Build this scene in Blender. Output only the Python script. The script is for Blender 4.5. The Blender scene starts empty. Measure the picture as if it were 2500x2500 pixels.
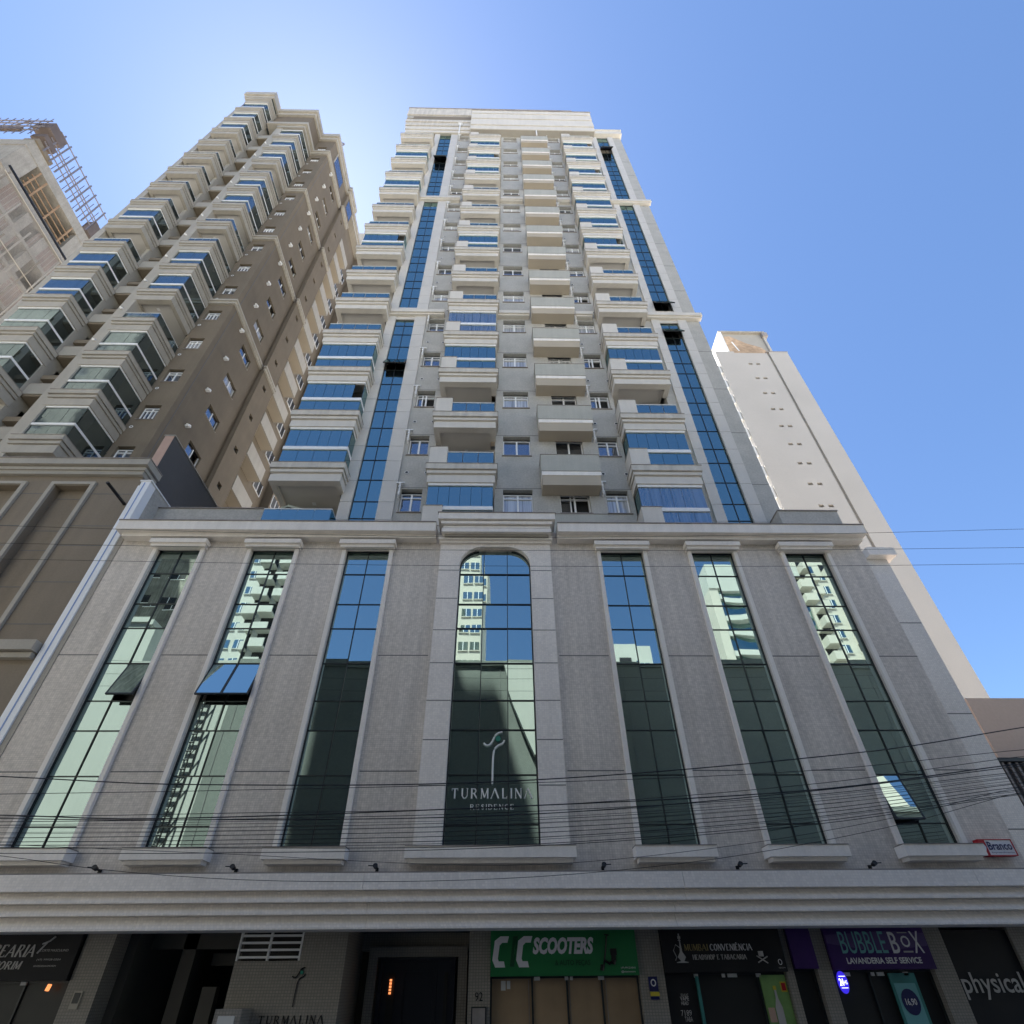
import bpy, bmesh, math, random
from mathutils import Vector, Matrix
random.seed(7)
R = math.radians
S = bpy.context.scene
COL = S.collection
# ---------------------------------------------------------------- camera
cam = bpy.data.cameras.new('camera'); camo = bpy.data.objects.new('camera', cam); COL.objects.link(camo)
camo.location = (0, 0, 1.9)
F_PX, CY = 1252.5, 1600.0                    # of a 2500 px square frame
yaw, pit, rol = R(1.2356723), R(33.15129), R(-0.571921)
fw = Vector((math.sin(yaw)*math.cos(pit), math.cos(yaw)*math.cos(pit), math.sin(pit)))
rt = Vector((math.cos(yaw), -math.sin(yaw), 0)); up = rt.cross(fw)
rt2 = rt*math.cos(rol) + up*math.sin(rol); up2 = -rt*math.sin(rol) + up*math.cos(rol)
camo.rotation_euler = Matrix((rt2, up2, -fw)).transposed().to_euler()
cam.sensor_fit = 'HORIZONTAL'; cam.sensor_width = 36.0; cam.lens = 36.0*F_PX/2500
cam.shift_x = 0.0; cam.shift_y = (CY-1250)/2500
cam.clip_start = 0.05; cam.clip_end = 3000
S.camera = camo
S.render.resolution_x = S.render.resolution_y = 1024
# ---------------------------------------------------------------- light
SUN_AZ, SUN_EL = -41.0, 67.0                 # degrees from +Y towards +X
sx, sy, sz = math.sin(R(SUN_AZ))*math.cos(R(SUN_EL)), math.cos(R(SUN_AZ))*math.cos(R(SUN_EL)), math.sin(R(SUN_EL))
w = bpy.data.worlds.new("World"); S.world = w; w.use_nodes = True
nt = w.node_tree; nt.nodes.clear()
sky = nt.nodes.new('ShaderNodeTexSky'); sky.sky_type = 'NISHITA'; sky.sun_disc = False
sky.sun_elevation = R(SUN_EL); sky.sun_rotation = R(SUN_AZ)
sky.air_density = 1.0; sky.dust_density = 0.25; sky.ozone_density = 7.5; sky.altitude = 0
bg = nt.nodes.new('ShaderNodeBackground'); bg.inputs[1].default_value = 0.046
ou = nt.nodes.new('ShaderNodeOutputWorld')
nt.links.new(sky.outputs[0], bg.inputs[0]); nt.links.new(bg.outputs[0], ou.inputs[0])
sl = bpy.data.lights.new('sun', 'SUN'); sl.energy = 5.0; sl.angle = R(0.5); sl.color = (1, .95, .87)
so = bpy.data.objects.new('sun', sl); COL.objects.link(so)
so.rotation_euler = Vector((sx, sy, sz)).to_track_quat('Z', 'Y').to_euler(); so.location = (-30, 40, 120)
S.view_settings.view_transform = 'Standard'; S.view_settings.look = 'None'
S.view_settings.exposure = 2.42; S.view_settings.gamma = 1

# ---------------------------------------------------------------- materials
MAT = {}
def _new(name):
    m = bpy.data.materials.new(name); m.use_nodes = True
    n = m.node_tree.nodes; b = n['Principled BSDF']; return m, m.node_tree, b
def wallvec(t):
    """(x+y, z) coordinates in metres so that tiles run the right way on any vertical face"""
    g = t.nodes.new('ShaderNodeNewGeometry'); s = t.nodes.new('ShaderNodeSeparateXYZ'); c = t.nodes.new('ShaderNodeCombineXYZ')
    a = t.nodes.new('ShaderNodeMath'); a.operation = 'ADD'
    t.links.new(g.outputs['Position'], s.inputs[0]); t.links.new(s.outputs[0], a.inputs[0]); t.links.new(s.outputs[1], a.inputs[1])
    t.links.new(a.outputs[0], c.inputs[0]); t.links.new(s.outputs[2], c.inputs[1]); return c.outputs[0], g.outputs['Position']
def mat(name, col, rough=.7, var=.08, scale=1.2, fine=0, finescale=40, tile=None, mortar=None, streak=0, bump=0, metal=0, spec=.4):
    """var: broad mottling, fine: grain, tile: (w,h,gap) mosaic, streak: rain streaks"""
    m, t, b = _new(name); L = t.links
    b.inputs['Roughness'].default_value = rough; b.inputs['Metallic'].default_value = metal
    b.inputs['Specular IOR Level'].default_value = spec
    vec, pos = wallvec(t)
    rgb = t.nodes.new('ShaderNodeRGB'); rgb.outputs[0].default_value = (*col, 1); cur = rgb.outputs[0]
    def mul(fac_out, lo, hi):
        nonlocal cur
        r = t.nodes.new('ShaderNodeMapRange'); r.inputs[3].default_value = lo; r.inputs[4].default_value = hi
        r.inputs[1].default_value = .25; r.inputs[2].default_value = .75
        L.new(fac_out, r.inputs[0])
        x = t.nodes.new('ShaderNodeMix'); x.data_type = 'RGBA'; x.blend_type = 'MULTIPLY'; x.inputs[0].default_value = 1
        L.new(cur, x.inputs[6]); L.new(r.outputs[0], x.inputs[7]); cur = x.outputs[2]
    if tile:
        br = t.nodes.new('ShaderNodeTexBrick'); tw, th, gap = tile
        br.offset = 0; br.inputs['Scale'].default_value = 1; br.inputs['Brick Width'].default_value = tw; br.inputs['Row Height'].default_value = th
        br.inputs['Mortar Size'].default_value = gap; br.inputs['Mortar Smooth'].default_value = .3; br.inputs['Bias'].default_value = 0
        mc = mortar or tuple(c*.6 for c in col)
        br.inputs['Color1'].default_value = (*[min(1, c*1.06) for c in col], 1); br.inputs['Color2'].default_value = (*[c*.93 for c in col], 1)
        br.inputs['Mortar'].default_value = (*mc, 1)
        L.new(vec, br.inputs[0]); cur = br.outputs[0]
    if var:
        n = t.nodes.new('ShaderNodeTexNoise'); n.inputs['Scale'].default_value = scale; n.inputs['Detail'].default_value = 5
        L.new(pos, n.inputs[0]); mul(n.outputs[0], 1-var, 1+var)
    if fine:
        n = t.nodes.new('ShaderNodeTexNoise'); n.inputs['Scale'].default_value = finescale; n.inputs['Detail'].default_value = 2
        L.new(pos, n.inputs[0]); mul(n.outputs[0], 1-fine, 1+fine)
    if streak:
        mp = t.nodes.new('ShaderNodeMapping'); mp.inputs['Scale'].default_value = (5, .35, 1)
        n = t.nodes.new('ShaderNodeTexNoise'); n.inputs['Scale'].default_value = 1; n.inputs['Detail'].default_value = 6
        L.new(vec, mp.inputs[0]); L.new(mp.outputs[0], n.inputs[0]); mul(n.outputs[0], 1-streak, 1+streak*.4)
    L.new(cur, b.inputs['Base Color'])
    if bump:
        n = t.nodes.new('ShaderNodeTexNoise'); n.inputs['Scale'].default_value = finescale
        L.new(pos, n.inputs[0]); bp = t.nodes.new('ShaderNodeBump'); bp.inputs['Strength'].default_value = bump; bp.inputs['Distance'].default_value = .02
        L.new(n.outputs[0], bp.inputs['Height']); L.new(bp.outputs[0], b.inputs['Normal'])
    MAT[name] = m; return m
def glass(name, tint, rough=.015, wob=.0, wscale=1.5, inner=(.01, .014, .014), mixf=.85, curtain=0):
    """coated reflective glazing: a tinted mirror film over a dark room"""
    m, t, b = _new(name); L = t.links
    b.inputs['Base Color'].default_value = (*inner, 1); b.inputs['Roughness'].default_value = .6
    if curtain:
        vec, pos = wallvec(t)
        mp = t.nodes.new('ShaderNodeMapping'); mp.inputs['Scale'].default_value = (14, .3, 1)
        n = t.nodes.new('ShaderNodeTexNoise'); n.inputs['Scale'].default_value = 1; L.new(vec, mp.inputs[0]); L.new(mp.outputs[0], n.inputs[0])
        rp = t.nodes.new('ShaderNodeMapRange'); rp.inputs[1].default_value = .35; rp.inputs[2].default_value = .65
        rp.inputs[3].default_value = curtain*.4; rp.inputs[4].default_value = curtain; L.new(n.outputs[0], rp.inputs[0]); L.new(rp.outputs[0], b.inputs['Base Color'])
    gl = t.nodes.new('ShaderNodeBsdfGlossy'); gl.inputs['Color'].default_value = (*tint, 1); gl.inputs['Roughness'].default_value = rough
    fr = t.nodes.new('ShaderNodeLayerWeight'); fr.inputs[0].default_value = .25
    mr = t.nodes.new('ShaderNodeMapRange'); mr.inputs[3].default_value = mixf; mr.inputs[4].default_value = 1
    L.new(fr.outputs['Fresnel'], mr.inputs[0])
    mx = t.nodes.new('ShaderNodeMixShader'); L.new(mr.outputs[0], mx.inputs[0]); L.new(b.outputs[0], mx.inputs[1]); L.new(gl.outputs[0], mx.inputs[2])
    L.new(mx.outputs[0], t.nodes['Material Output'].inputs[0])
    if wob:
        g = t.nodes.new('ShaderNodeNewGeometry'); n = t.nodes.new('ShaderNodeTexNoise'); n.inputs['Scale'].default_value = wscale; n.inputs['Detail'].default_value = 1
        L.new(g.outputs['Position'], n.inputs[0]); bp = t.nodes.new('ShaderNodeBump'); bp.inputs['Strength'].default_value = wob; bp.inputs['Distance'].default_value = .02
        L.new(n.outputs[0], bp.inputs['Height']); L.new(bp.outputs[0], gl.inputs['Normal'])
    MAT[name] = m; return m
def emit(name, col, st):
    m, t, b = _new(name); b.inputs['Emission Color'].default_value = (*col, 1); b.inputs['Emission Strength'].default_value = st
    b.inputs['Base Color'].default_value = (*[c*.5 for c in col], 1); MAT[name] = m; return m

mat('asphalt', (.12, .118, .112), .9, .2, .6, .2, 60)
mat('pavement', (.46, .44, .41), .85, .12, .8, .08, 50, tile=(.5, .5, .012))
mat('kerb', (.42, .41, .39), .8, .1, 1)
mat('road_white', (.75, .75, .72), .7, .15, 3)
mat('tile_grey', (.70, .64, .575), .45, .08, .5, .13, 11, tile=(.05, .045, .005), mortar=(.58, .53, .48), streak=.16)
mat('tile_light', (.88, .82, .755), .45, .05, .8, .03, 26, tile=(.05, .045, .004), mortar=(.80, .75, .71), streak=.06)
mat('tile_wing', (.74, .70, .645), .4, .07, .7, .07, 26, tile=(.05, .045, .005), mortar=(.62, .60, .58))
mat('podium_trim', (.88, .83, .77), .6, .05, 1.4, .05, 30, streak=.10)
mat('trim', (.64, .60, .54), .6, .05, 1.4, .05, 30, streak=.06)
mat('trim_stained', (.58, .54, .48), .65, .10, 1.6, .06, 30, streak=.22)
mat('tower_grey', (.43, .415, .385), .75, .09, 2.2, .13, 16, streak=.04)
mat('cladding', (.58, .55, .51), .55, .05, 1.0, .05, 24)
mat('soffit', (.62, .59, .55), .8, .04, 1)
mat('soffit_tan', (.44, .38, .30), .8, .06, 1)
mat('recess_tan', (.20, .165, .12), .8, .06, 1)
mat('ac_box', (.44, .43, .38), .7, .06, 2, .08, 30, streak=.10)
mat('joint', (.16, .16, .16), .9, 0)
mat('dark_room', (.035, .035, .035), .9, .3, 2)
mat('warm_wall', (.40, .32, .24), .8, .1, 1)
mat('alu_white', (.82, .82, .82), .35, .02, 3)
mat('alu_dark', (.02, .025, .028), .4, 0)
mat('curtain', (.62, .63, .66), .8, .06, 3, .12, 9)
mat('pvc', (.80, .80, .80), .4, .03, 3)
mat('brown_wall', (.175, .142, .102), .8, .10, .9, .07, 22, streak=.08)
mat('brown_low', (.235, .195, .148), .8, .08, .8, .06, 22, streak=.08)
mat('beige_trim', (.40, .37, .32), .65, .06, 1.4, .05, 25, streak=.10)
mat('beige_dim', (.36, .335, .29), .7, .06, 1.4, .05, 25)
mat('dark_render', (.10, .095, .095), .85, .10, 1, .05, 20)
mat('salmon', (.50, .34, .27), .8, .1, 2)
mat('flashing', (.86, .88, .92), .3, .03, 2, metal=.0)
mat('flash_blue', (.25, .36, .62), .4, .03, 2)
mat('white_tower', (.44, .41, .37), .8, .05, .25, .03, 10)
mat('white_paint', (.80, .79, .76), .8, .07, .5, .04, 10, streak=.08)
mat('sunlit_stone', (.42, .30, .20), .9, .3, .5, .25, 2.5)
mat('pink_beige', (.52, .41, .34), .8, .06, .6, .04, 12)
mat('corrugated', (.035, .034, .036), .5, .1, 2)
mat('corrugated_light', (.16, .15, .15), .5, .1, 2)
mat('concrete', (.34, .315, .275), .9, .16, .9, .12, 8, streak=.15)
mat('concrete_dark', (.30, .27, .25), .9, .2, .9, .12, 8, streak=.2)
mat('brick_raw', (.26, .18, .145), .9, .15, 1, .1, 8, tile=(.3, .2, .02), mortar=(.35, .32, .3))
mat('timber', (.34, .22, .13), .8, .15, 3)
mat('rust', (.12, .095, .085), .7, .2, 2)
mat('steel', (.16, .15, .17), .5, .1, 2)
mat('cable', (.012, .012, .014), .6, 0)
mat('black', (.008, .008, .009), .45, 0)
mat('shop_black', (.009, .009, .011), .7, .2, 3)
mat('shop_wall', (.30, .275, .24), .6, .06, .8, .06, 26, tile=(.05, .045, .006), mortar=(.2, .19, .17))
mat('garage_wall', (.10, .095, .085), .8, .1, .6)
mat('door_navy', (.012, .014, .024), .4, .1, 2)
mat('sign_green', (.010, .17, .05), .5, .08, 2)
mat('sign_green_dark', (.003, .07, .025), .5, 0)
mat('sign_white', (.72, .72, .76), .5, .03, 2)
mat('sign_grey', (.46, .45, .44), .5, .05, 2)
mat('sign_gold', (.30, .24, .10), .5, .05, 2)
mat('sign_purple', (.045, .012, .12), .35, .2, 2)
mat('sign_purple_light', (.10, .06, .19), .35, .2, 2)
mat('sign_teal', (.16, .42, .44), .5, 0)
mat('sign_navy', (.012, .015, .10), .5, 0)
mat('sign_yellow', (.60, .50, .05), .5, 0)
mat('sign_red', (.45, .012, .02), .5, 0)
mat('poster_green', (.20, .36, .12), .5, .25, 3)
mat('poster_teal', (.05, .22, .21), .5, .25, 3)
mat('paper_brown', (.33, .235, .145), .75, .12, 3, streak=.08)
mat('paper_white', (.62, .62, .60), .7, 0)
mat('metal_letter', (.88, .87, .85), .4, 0)
mat('logo_green', (.02, .22, .16), .3, 0)
mat('umbrella_cloth', (.42, .44, .36), .8, .05, 3)
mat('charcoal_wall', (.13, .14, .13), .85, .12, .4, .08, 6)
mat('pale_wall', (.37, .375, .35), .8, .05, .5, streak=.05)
mat('cream_tower', (.42, .395, .345), .8, .04, .3)
mat('old_concrete', (.20, .19, .16), .9, .35, .25, .2, 1.5, streak=.5)
glass('podium_glass', (.43, .56, .54), .012, wob=.05, wscale=.9, mixf=.86)
glass('strip_glass', (.28, .42, .42), .03, wob=.04, wscale=1.3, mixf=.85)
glass('balcony_glass', (.28, .41, .42), .05, wob=.03, mixf=.82)
glass('curtain_glass', (.24, .38, .46), .05, mixf=.62, curtain=.30)
glass('bay_glass', (.30, .38, .40), .04, wob=.04, mixf=.66)
glass('window_glass', (.42, .46, .52), .03, wob=.03, mixf=.55, inner=(.05, .05, .055))
glass('window_curtain', (.42, .46, .50), .05, mixf=.35, curtain=.75)
glass('shop_glass', (.05, .055, .055), .03, mixf=.08, inner=(.012, .012, .012))
emit('led_blue', (.05, .03, .9), .16)
emit('led_white', (.75, .78, 1.0), .5)
emit('lamp_warm', (1.0, .30, .10), .3)
# netting on the building under construction
m, t, b = _new('net'); L = t.links
vec, pos = wallvec(t); b.inputs['Base Color'].default_value = (.46, .43, .39, 1); b.inputs['Roughness'].default_value = .9
n = t.nodes.new('ShaderNodeTexNoise'); n.inputs['Scale'].default_value = .35; n.inputs['Detail'].default_value = 4; L.new(pos, n.inputs[0])
mr = t.nodes.new('ShaderNodeMapRange'); mr.inputs[1].default_value = .3; mr.inputs[2].default_value = .7; mr.inputs[3].default_value = .15; mr.inputs[4].default_value = .48; L.new(n.outputs[0], mr.inputs[0])
tr = t.nodes.new('ShaderNodeBsdfTransparent'); mx = t.nodes.new('ShaderNodeMixShader')
L.new(mr.outputs[0], mx.inputs[0]); L.new(tr.outputs[0], mx.inputs[1]); L.new(b.outputs[0], mx.inputs[2]); L.new(mx.outputs[0], t.nodes['Material Output'].inputs[0]); MAT['net'] = m

# ---------------------------------------------------------------- builders
class MB:
    def __init__(s): s.v = []; s.f = []; s.mi = []; s.m = []
    def idx(s, m):
        if m not in s.m: s.m.append(m)
        return s.m.index(m)
    def box(s, x0, x1, y0, y1, z0, z1, m):
        if x1 < x0: x0, x1 = x1, x0
        if y1 < y0: y0, y1 = y1, y0
        if z1 < z0: z0, z1 = z1, z0
        k = len(s.v); s.v += [(x0,y0,z0),(x1,y0,z0),(x1,y1,z0),(x0,y1,z0),(x0,y0,z1),(x1,y0,z1),(x1,y1,z1),(x0,y1,z1)]
        for q in ((0,3,2,1),(4,5,6,7),(0,1,5,4),(1,2,6,5),(2,3,7,6),(3,0,4,7)): s.f.append(tuple(k+i for i in q)); s.mi.append(s.idx(m))
        return s
    def poly(s, pts, m):
        k = len(s.v); s.v += [tuple(p) for p in pts]; s.f.append(tuple(range(k, k+len(pts)))); s.mi.append(s.idx(m)); return s
    def prism(s, pts, y0, y1, m):
        """outline given in x,z, extruded from y0 to y1"""
        n = len(pts); k = len(s.v); s.v += [(x, y0, z) for x, z in pts] + [(x, y1, z) for x, z in pts]; i = s.idx(m)
        s.f.append(tuple(range(k, k+n))); s.mi.append(i); s.f.append(tuple(range(k+2*n-1, k+n-1, -1))); s.mi.append(i)
        for a in range(n): b = (a+1) % n; s.f.append((k+a, k+n+a, k+n+b, k+b)); s.mi.append(i)
        return s
    def strip(s, inner, outer, y0, y1, m):
        """frame between two open polylines of equal length in x,z"""
        for a in range(len(inner)-1):
            s.prism([inner[a], inner[a+1], outer[a+1], outer[a]], y0, y1, m)
        return s
    def tube(s, pts, r, m, n=6):
        pts = [Vector(p) for p in pts]; rings = []
        for i, p in enumerate(pts):
            d = (pts[min(i+1, len(pts)-1)] - pts[max(i-1, 0)]).normalized()
            a = d.orthogonal().normalized() if abs(d.z) > .9 else d.cross(Vector((0, 0, 1))).normalized(); c = d.cross(a)
            rr = r[i] if isinstance(r, (list, tuple)) else r
            k = len(s.v); s.v += [tuple(p + rr*(a*math.cos(2*math.pi*j/n) + c*math.sin(2*math.pi*j/n))) for j in range(n)]; rings.append(k)
        i = s.idx(m)
        for a, b in zip(rings, rings[1:]):
            for j in range(n): s.f.append((a+j, a+(j+1) % n, b+(j+1) % n, b+j)); s.mi.append(i)
        for k, rev in ((rings[0], 1), (rings[-1], 0)):
            q = [k+j for j in range(n)]; s.f.append(tuple(reversed(q)) if rev else tuple(q)); s.mi.append(i)
        return s
    def frame(s, x0, x1, y0, y1, z0, z1, t, m, top=None, bot=None):
        top = t if top is None else top; bot = t if bot is None else bot
        s.box(x0, x0+t, y0, y1, z0, z1, m); s.box(x1-t, x1, y0, y1, z0, z1, m)
        if top: s.box(x0+t, x1-t, y0, y1, z1-top, z1, m)
        if bot: s.box(x0+t, x1-t, y0, y1, z0, z0+bot, m)
        return s
WLOC = {}
def tag(o, label=None, cat=None, group=None, kind=None):
    if label: o['label'] = label
    if cat: o['category'] = cat
    if group: o['group'] = group
    if kind: o['kind'] = kind
    return o
def thing(name, loc, label, cat, group=None):
    o = bpy.data.objects.new(name, None); COL.objects.link(o); o.location = loc; o.empty_display_size = .3
    WLOC[o] = Vector(loc); return tag(o, label, cat, group)
def build(name, mb, parent=None, at=(0, 0, 0), label=None, smooth=False, bevel=0):
    """at: world position of the mesh's own origin"""
    me = bpy.data.meshes.new(name); me.from_pydata(mb.v, [], mb.f)
    for mname in mb.m: me.materials.append(MAT[mname])
    me.polygons.foreach_set('material_index', mb.mi); 
    if smooth: me.polygons.foreach_set('use_smooth', [True]*len(mb.f))
    me.update()
    o = bpy.data.objects.new(name, me); COL.objects.link(o); at = Vector(at)
    if parent is not None: o.parent = parent; o.location = at - WLOC[parent]
    else: o.location = at
    WLOC[o] = at
    if label: o['label'] = label
    return o
def solo(name, mb, label, cat, group=None, at=(0, 0, 0), smooth=False):
    """a top-level thing that is one mesh; its origin is moved to its own base"""
    xs, ys, zs = zip(*mb.v); c = Vector(((min(xs)+max(xs))/2, (min(ys)+max(ys))/2, min(zs)))
    mb.v = [tuple(Vector(p)-c) for p in mb.v]
    return tag(build(name, mb, at=c+Vector(at), smooth=smooth), label, cat, group)
def dup(o, parent, d):
    """copy a part and its sub-parts, moved by d in world space"""
    c = o.copy(); COL.objects.link(c); c.parent = parent
    at = WLOC[o] + Vector(d); WLOC[c] = at
    c.location = (at - WLOC[parent]) if parent is not None else at
    for ch in o.children:
        q = ch.copy(); COL.objects.link(q); q.parent = c; q.location = ch.location
    return c
def ftext(s, x0, x1, z0, z1, y, m, name, parent, shear=0, depth=.01, bold=0, center=False):
    """lettering fitted to a rectangle on a vertical plane facing the street"""
    cu = bpy.data.curves.new('t', 'FONT'); cu.body = s; cu.shear = shear; cu.extrude = 0; cu.offset = bold; cu.resolution_u = 3
    ob = bpy.data.objects.new('t', cu); COL.objects.link(ob)
    dg = bpy.context.evaluated_depsgraph_get(); me = bpy.data.meshes.new_from_object(ob.evaluated_get(dg))
    bpy.data.objects.remove(ob)
    vs = [v.co.copy() for v in me.vertices]
    if not vs: return None
    a0, a1 = min(v.x for v in vs), max(v.x for v in vs); b0, b1 = min(v.y for v in vs), max(v.y for v in vs)
    mb = MB(); i = mb.idx(m)
    P = [(x0+(v.x-a0)/(a1-a0)*(x1-x0), z0+(v.y-b0)/(b1-b0)*(z1-z0)) for v in vs]
    mb.v = [(x, y, z) for x, z in P]
    for p in me.polygons: mb.f.append(tuple(p.vertices)); mb.mi.append(i)
    bpy.data.meshes.remove(me)
    return build(name, mb, parent)

SER = {
 'A': ([((0,0),(.42,1),.07),((.42,1),(.86,0),.15),((.16,.36),(.68,.36),.06)], [(0,0),(.86,0)]), 'Λ': ([((0,0),(.42,1),.07),((.42,1),(.86,0),.15)], [(0,0),(.86,0)]),
 'B': ([((.12,0),(.12,1),.15),((.12,1),(.5,.97),.06),((.5,.97),(.62,.76),.13),((.62,.76),(.46,.53),.08),((.12,.53),(.46,.53),.06),((.46,.53),(.70,.28),.13),((.70,.28),(.5,.02),.10),((.5,.02),(.12,0),.06)], [(.12,0),(.12,1)]),
 'C': ([((.74,.82),(.5,1),.08),((.5,1),(.2,.86),.10),((.2,.86),(.07,.5),.15),((.07,.5),(.2,.14),.15),((.2,.14),(.5,0),.10),((.5,0),(.76,.2),.07)], []),
 'D': ([((.12,0),(.12,1),.15),((.12,1),(.5,.97),.06),((.5,.97),(.74,.7),.12),((.74,.7),(.74,.3),.15),((.74,.3),(.5,.03),.12),((.5,.03),(.12,0),.06)], [(.12,0),(.12,1)]),
 'E': ([((.12,0),(.12,1),.15),((.12,.98),(.62,.98),.06),((.12,.52),(.5,.52),.06),((.12,.02),(.66,.02),.06),((.64,0),(.64,.18),.05),((.61,.82),(.61,1),.05)], [(.12,0),(.12,1)]),
 'H': ([((.12,0),(.12,1),.15),((.72,0),(.72,1),.15),((.12,.52),(.72,.52),.06)], [(.12,0),(.12,1),(.72,0),(.72,1)]),
 'I': ([((.12,0),(.12,1),.15)], [(.12,0),(.12,1)]), 'L': ([((.12,0),(.12,1),.15),((.12,.02),(.6,.02),.06),((.59,0),(.59,.2),.05)], [(.12,0),(.12,1)]),
 'M': ([((.08,0),(.12,1),.07),((.12,1),(.48,.08),.15),((.48,.08),(.84,1),.07),((.86,0),(.84,1),.15)], [(.08,0),(.86,0),(.12,1),(.84,1)]),
 'N': ([((.1,0),(.1,1),.07),((.1,1),(.74,0),.15),((.74,0),(.74,1),.07)], [(.1,0),(.1,1),(.74,1)]),
 'O': ([((.42,1),(.16,.84),.10),((.16,.84),(.06,.5),.15),((.06,.5),(.16,.16),.15),((.16,.16),(.42,0),.10),((.42,0),(.68,.16),.10),((.68,.16),(.78,.5),.15),((.78,.5),(.68,.84),.15),((.68,.84),(.42,1),.10)], []),
 'P': ([((.12,0),(.12,1),.15),((.12,.98),(.5,.97),.06),((.5,.97),(.66,.75),.13),((.66,.75),(.5,.5),.10),((.5,.5),(.12,.48),.06)], [(.12,0),(.12,1)]),
 'R': ([((.12,0),(.12,1),.15),((.12,.98),(.48,.97),.06),((.48,.97),(.64,.76),.13),((.64,.76),(.48,.52),.10),((.48,.52),(.12,.5),.06),((.38,.5),(.76,0),.14)], [(.12,0),(.12,1),(.76,0)]),
 'S': ([((.58,.82),(.36,1),.07),((.36,1),(.1,.78),.12),((.1,.78),(.56,.34),.15),((.56,.34),(.36,0),.12),((.36,0),(.08,.2),.07)], []),
 'T': ([((.38,0),(.38,1),.15),((.02,.98),(.74,.98),.06),((.03,.8),(.03,1),.05),((.73,.8),(.73,1),.05)], [(.38,0)]),
 'U': ([((.12,1),(.12,.25),.15),((.12,.25),(.3,.02),.11),((.3,.02),(.55,.04),.07),((.55,.04),(.72,.28),.08),((.72,.28),(.72,1),.07)], [(.12,1),(.72,1)]),
 'V': ([((0,1),(.42,0),.15),((.42,0),(.84,1),.07)], [(0,1),(.84,1)]), 'Ê': None}
SER['Ê'] = (SER['E'][0]+[((.22,1.08),(.36,1.22),.06),((.36,1.22),(.5,1.08),.06)], SER['E'][1])
def serif(txt, x0, x1, z0, z1, y, m, par, name='lettering', slant=0, wt=1, gap=.16, each=False):
    W_ = []; x = 0
    for ch in txt:
        if ch == ' ': x += .45; continue
        st, sf = SER[ch]; w_ = max(max(a[0], b_[0]) for a, b_, t_ in st)+.06; W_.append((ch, x)); x += w_+gap
    sx_ = (x1-x0)/(x-gap); hz_ = z1-z0; mb = MB()
    for ch, ox in W_:
        if each: mb = MB()
        st, sf = SER[ch]
        for i, (a, b_, t_) in enumerate(st + [((px-.1, .015 if pz < .5 else .985), (px+.1, .015 if pz < .5 else .985), .045) for px, pz in sf]):
            pa = Vector((x0+(ox+a[0])*sx_+slant*a[1]*hz_, z0+a[1]*hz_)); pb = Vector((x0+(ox+b_[0])*sx_+slant*b_[1]*hz_, z0+b_[1]*hz_))
            d_ = (pb-pa); 
            if d_.length < 1e-6: continue
            d_.normalize(); n_ = Vector((-d_.y, d_.x))*t_*.5*wt*min(hz_, sx_*1.15); yy = y+.0003*(i % 5)
            mb.prism([tuple(pa-n_), tuple(pb-n_), tuple(pb+n_), tuple(pa+n_)], yy, y+.008, m)
        if each: build(name, mb, par)
    if not each: build(name, mb, par)

# ================================================================ SETTING
def struct(name, mb, kind='structure'):
    return tag(build(name, mb), kind=kind)
g = MB(); g.poly([(-1500, -1500, -.16), (1500, -1500, -.16), (1500, 1500, -.16), (-1500, 1500, -.16)], 'pavement'); struct('ground', g)
g = MB(); g.poly([(-300, -1.3, -.15), (300, -1.3, -.15), (300, 7.4, -.15), (-300, 7.4, -.15)], 'asphalt'); struct('road', g)
g = MB()
for k in range(-20, 21): g.poly([(k*6, 3.0, -.145), (k*6+3, 3.0, -.145), (k*6+3, 3.12, -.145), (k*6, 3.12, -.145)], 'road_white')
struct('road_marking', g)
g = MB(); g.box(-300, 300, 7.55, 10.05, -.15, 0, 'pavement').box(-300, 300, 7.4, 7.55, -.15, .004, 'kerb'); struct('pavement', g)
g = MB(); g.box(-300, 300, -3.0, -1.45, -.15, 0, 'pavement').box(-300, 300, -1.45, -1.3, -.15, .004, 'kerb'); struct('pavement', g)

# ================================================================ THE GREY AND CREAM TOWER ON ITS PODIUM
T = thing('apartment_tower', (0, 10, 0), 'tall grey and cream apartment tower in the middle, on a podium with seven tall windows', 'apartment building')
Z0, Z1 = 3.45, 12.5
ROWS = [4.155, 4.57, 5.563, 6.558, 7.268, 8.241, 9.237, 9.983, 10.977, 11.77]
WC = [-8.545, -6.08, -3.585, 3.18, 5.625, 8.15]; HW = .572
mb = MB(); xs = [-10.17]
holes = sorted([(c-HW, c+HW) for c in WC] + [(-1.60, 1.19)])
for a, b_ in holes: xs += [a, b_]
xs.append(9.79)
for i in range(0, len(xs), 2): mb.box(xs[i], xs[i+1], 10, 10.3, Z0, Z1, 'tile_grey')
for a, b_ in holes: mb.box(a, b_, 10, 10.3, Z0, ROWS[0]-.03, 'tile_grey').box(a, b_, 10, 10.3, 11.79, Z1, 'tile_grey')
for zj in (8.427, 5.632):
    for i in range(0, len(xs), 2):
        a, b_ = xs[i], xs[i+1]
        mb.box(a+.13 if i else a, b_-.13 if i < len(xs)-2 else b_, 9.997, 10.01, zj-.012, zj+.012, 'joint')
build('podium_wall', mb, T)
mb = MB(); mb.box(9.79, 11.43, 11.05, 11.4, 0, 12.55, 'tile_wing').box(9.80, 10.78, 11.6, 15, 12.4, 13.9, 'tile_wing')
for zj in (10.2, 7.45, 4.7): mb.box(9.8, 11.42, 11.046, 11.06, zj-.012, zj+.012, 'joint')
mb.box(9.6, 9.79, 10.3, 12, 0, 12.5, 'tile_wing')
build('podium_wing', mb, T)
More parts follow.
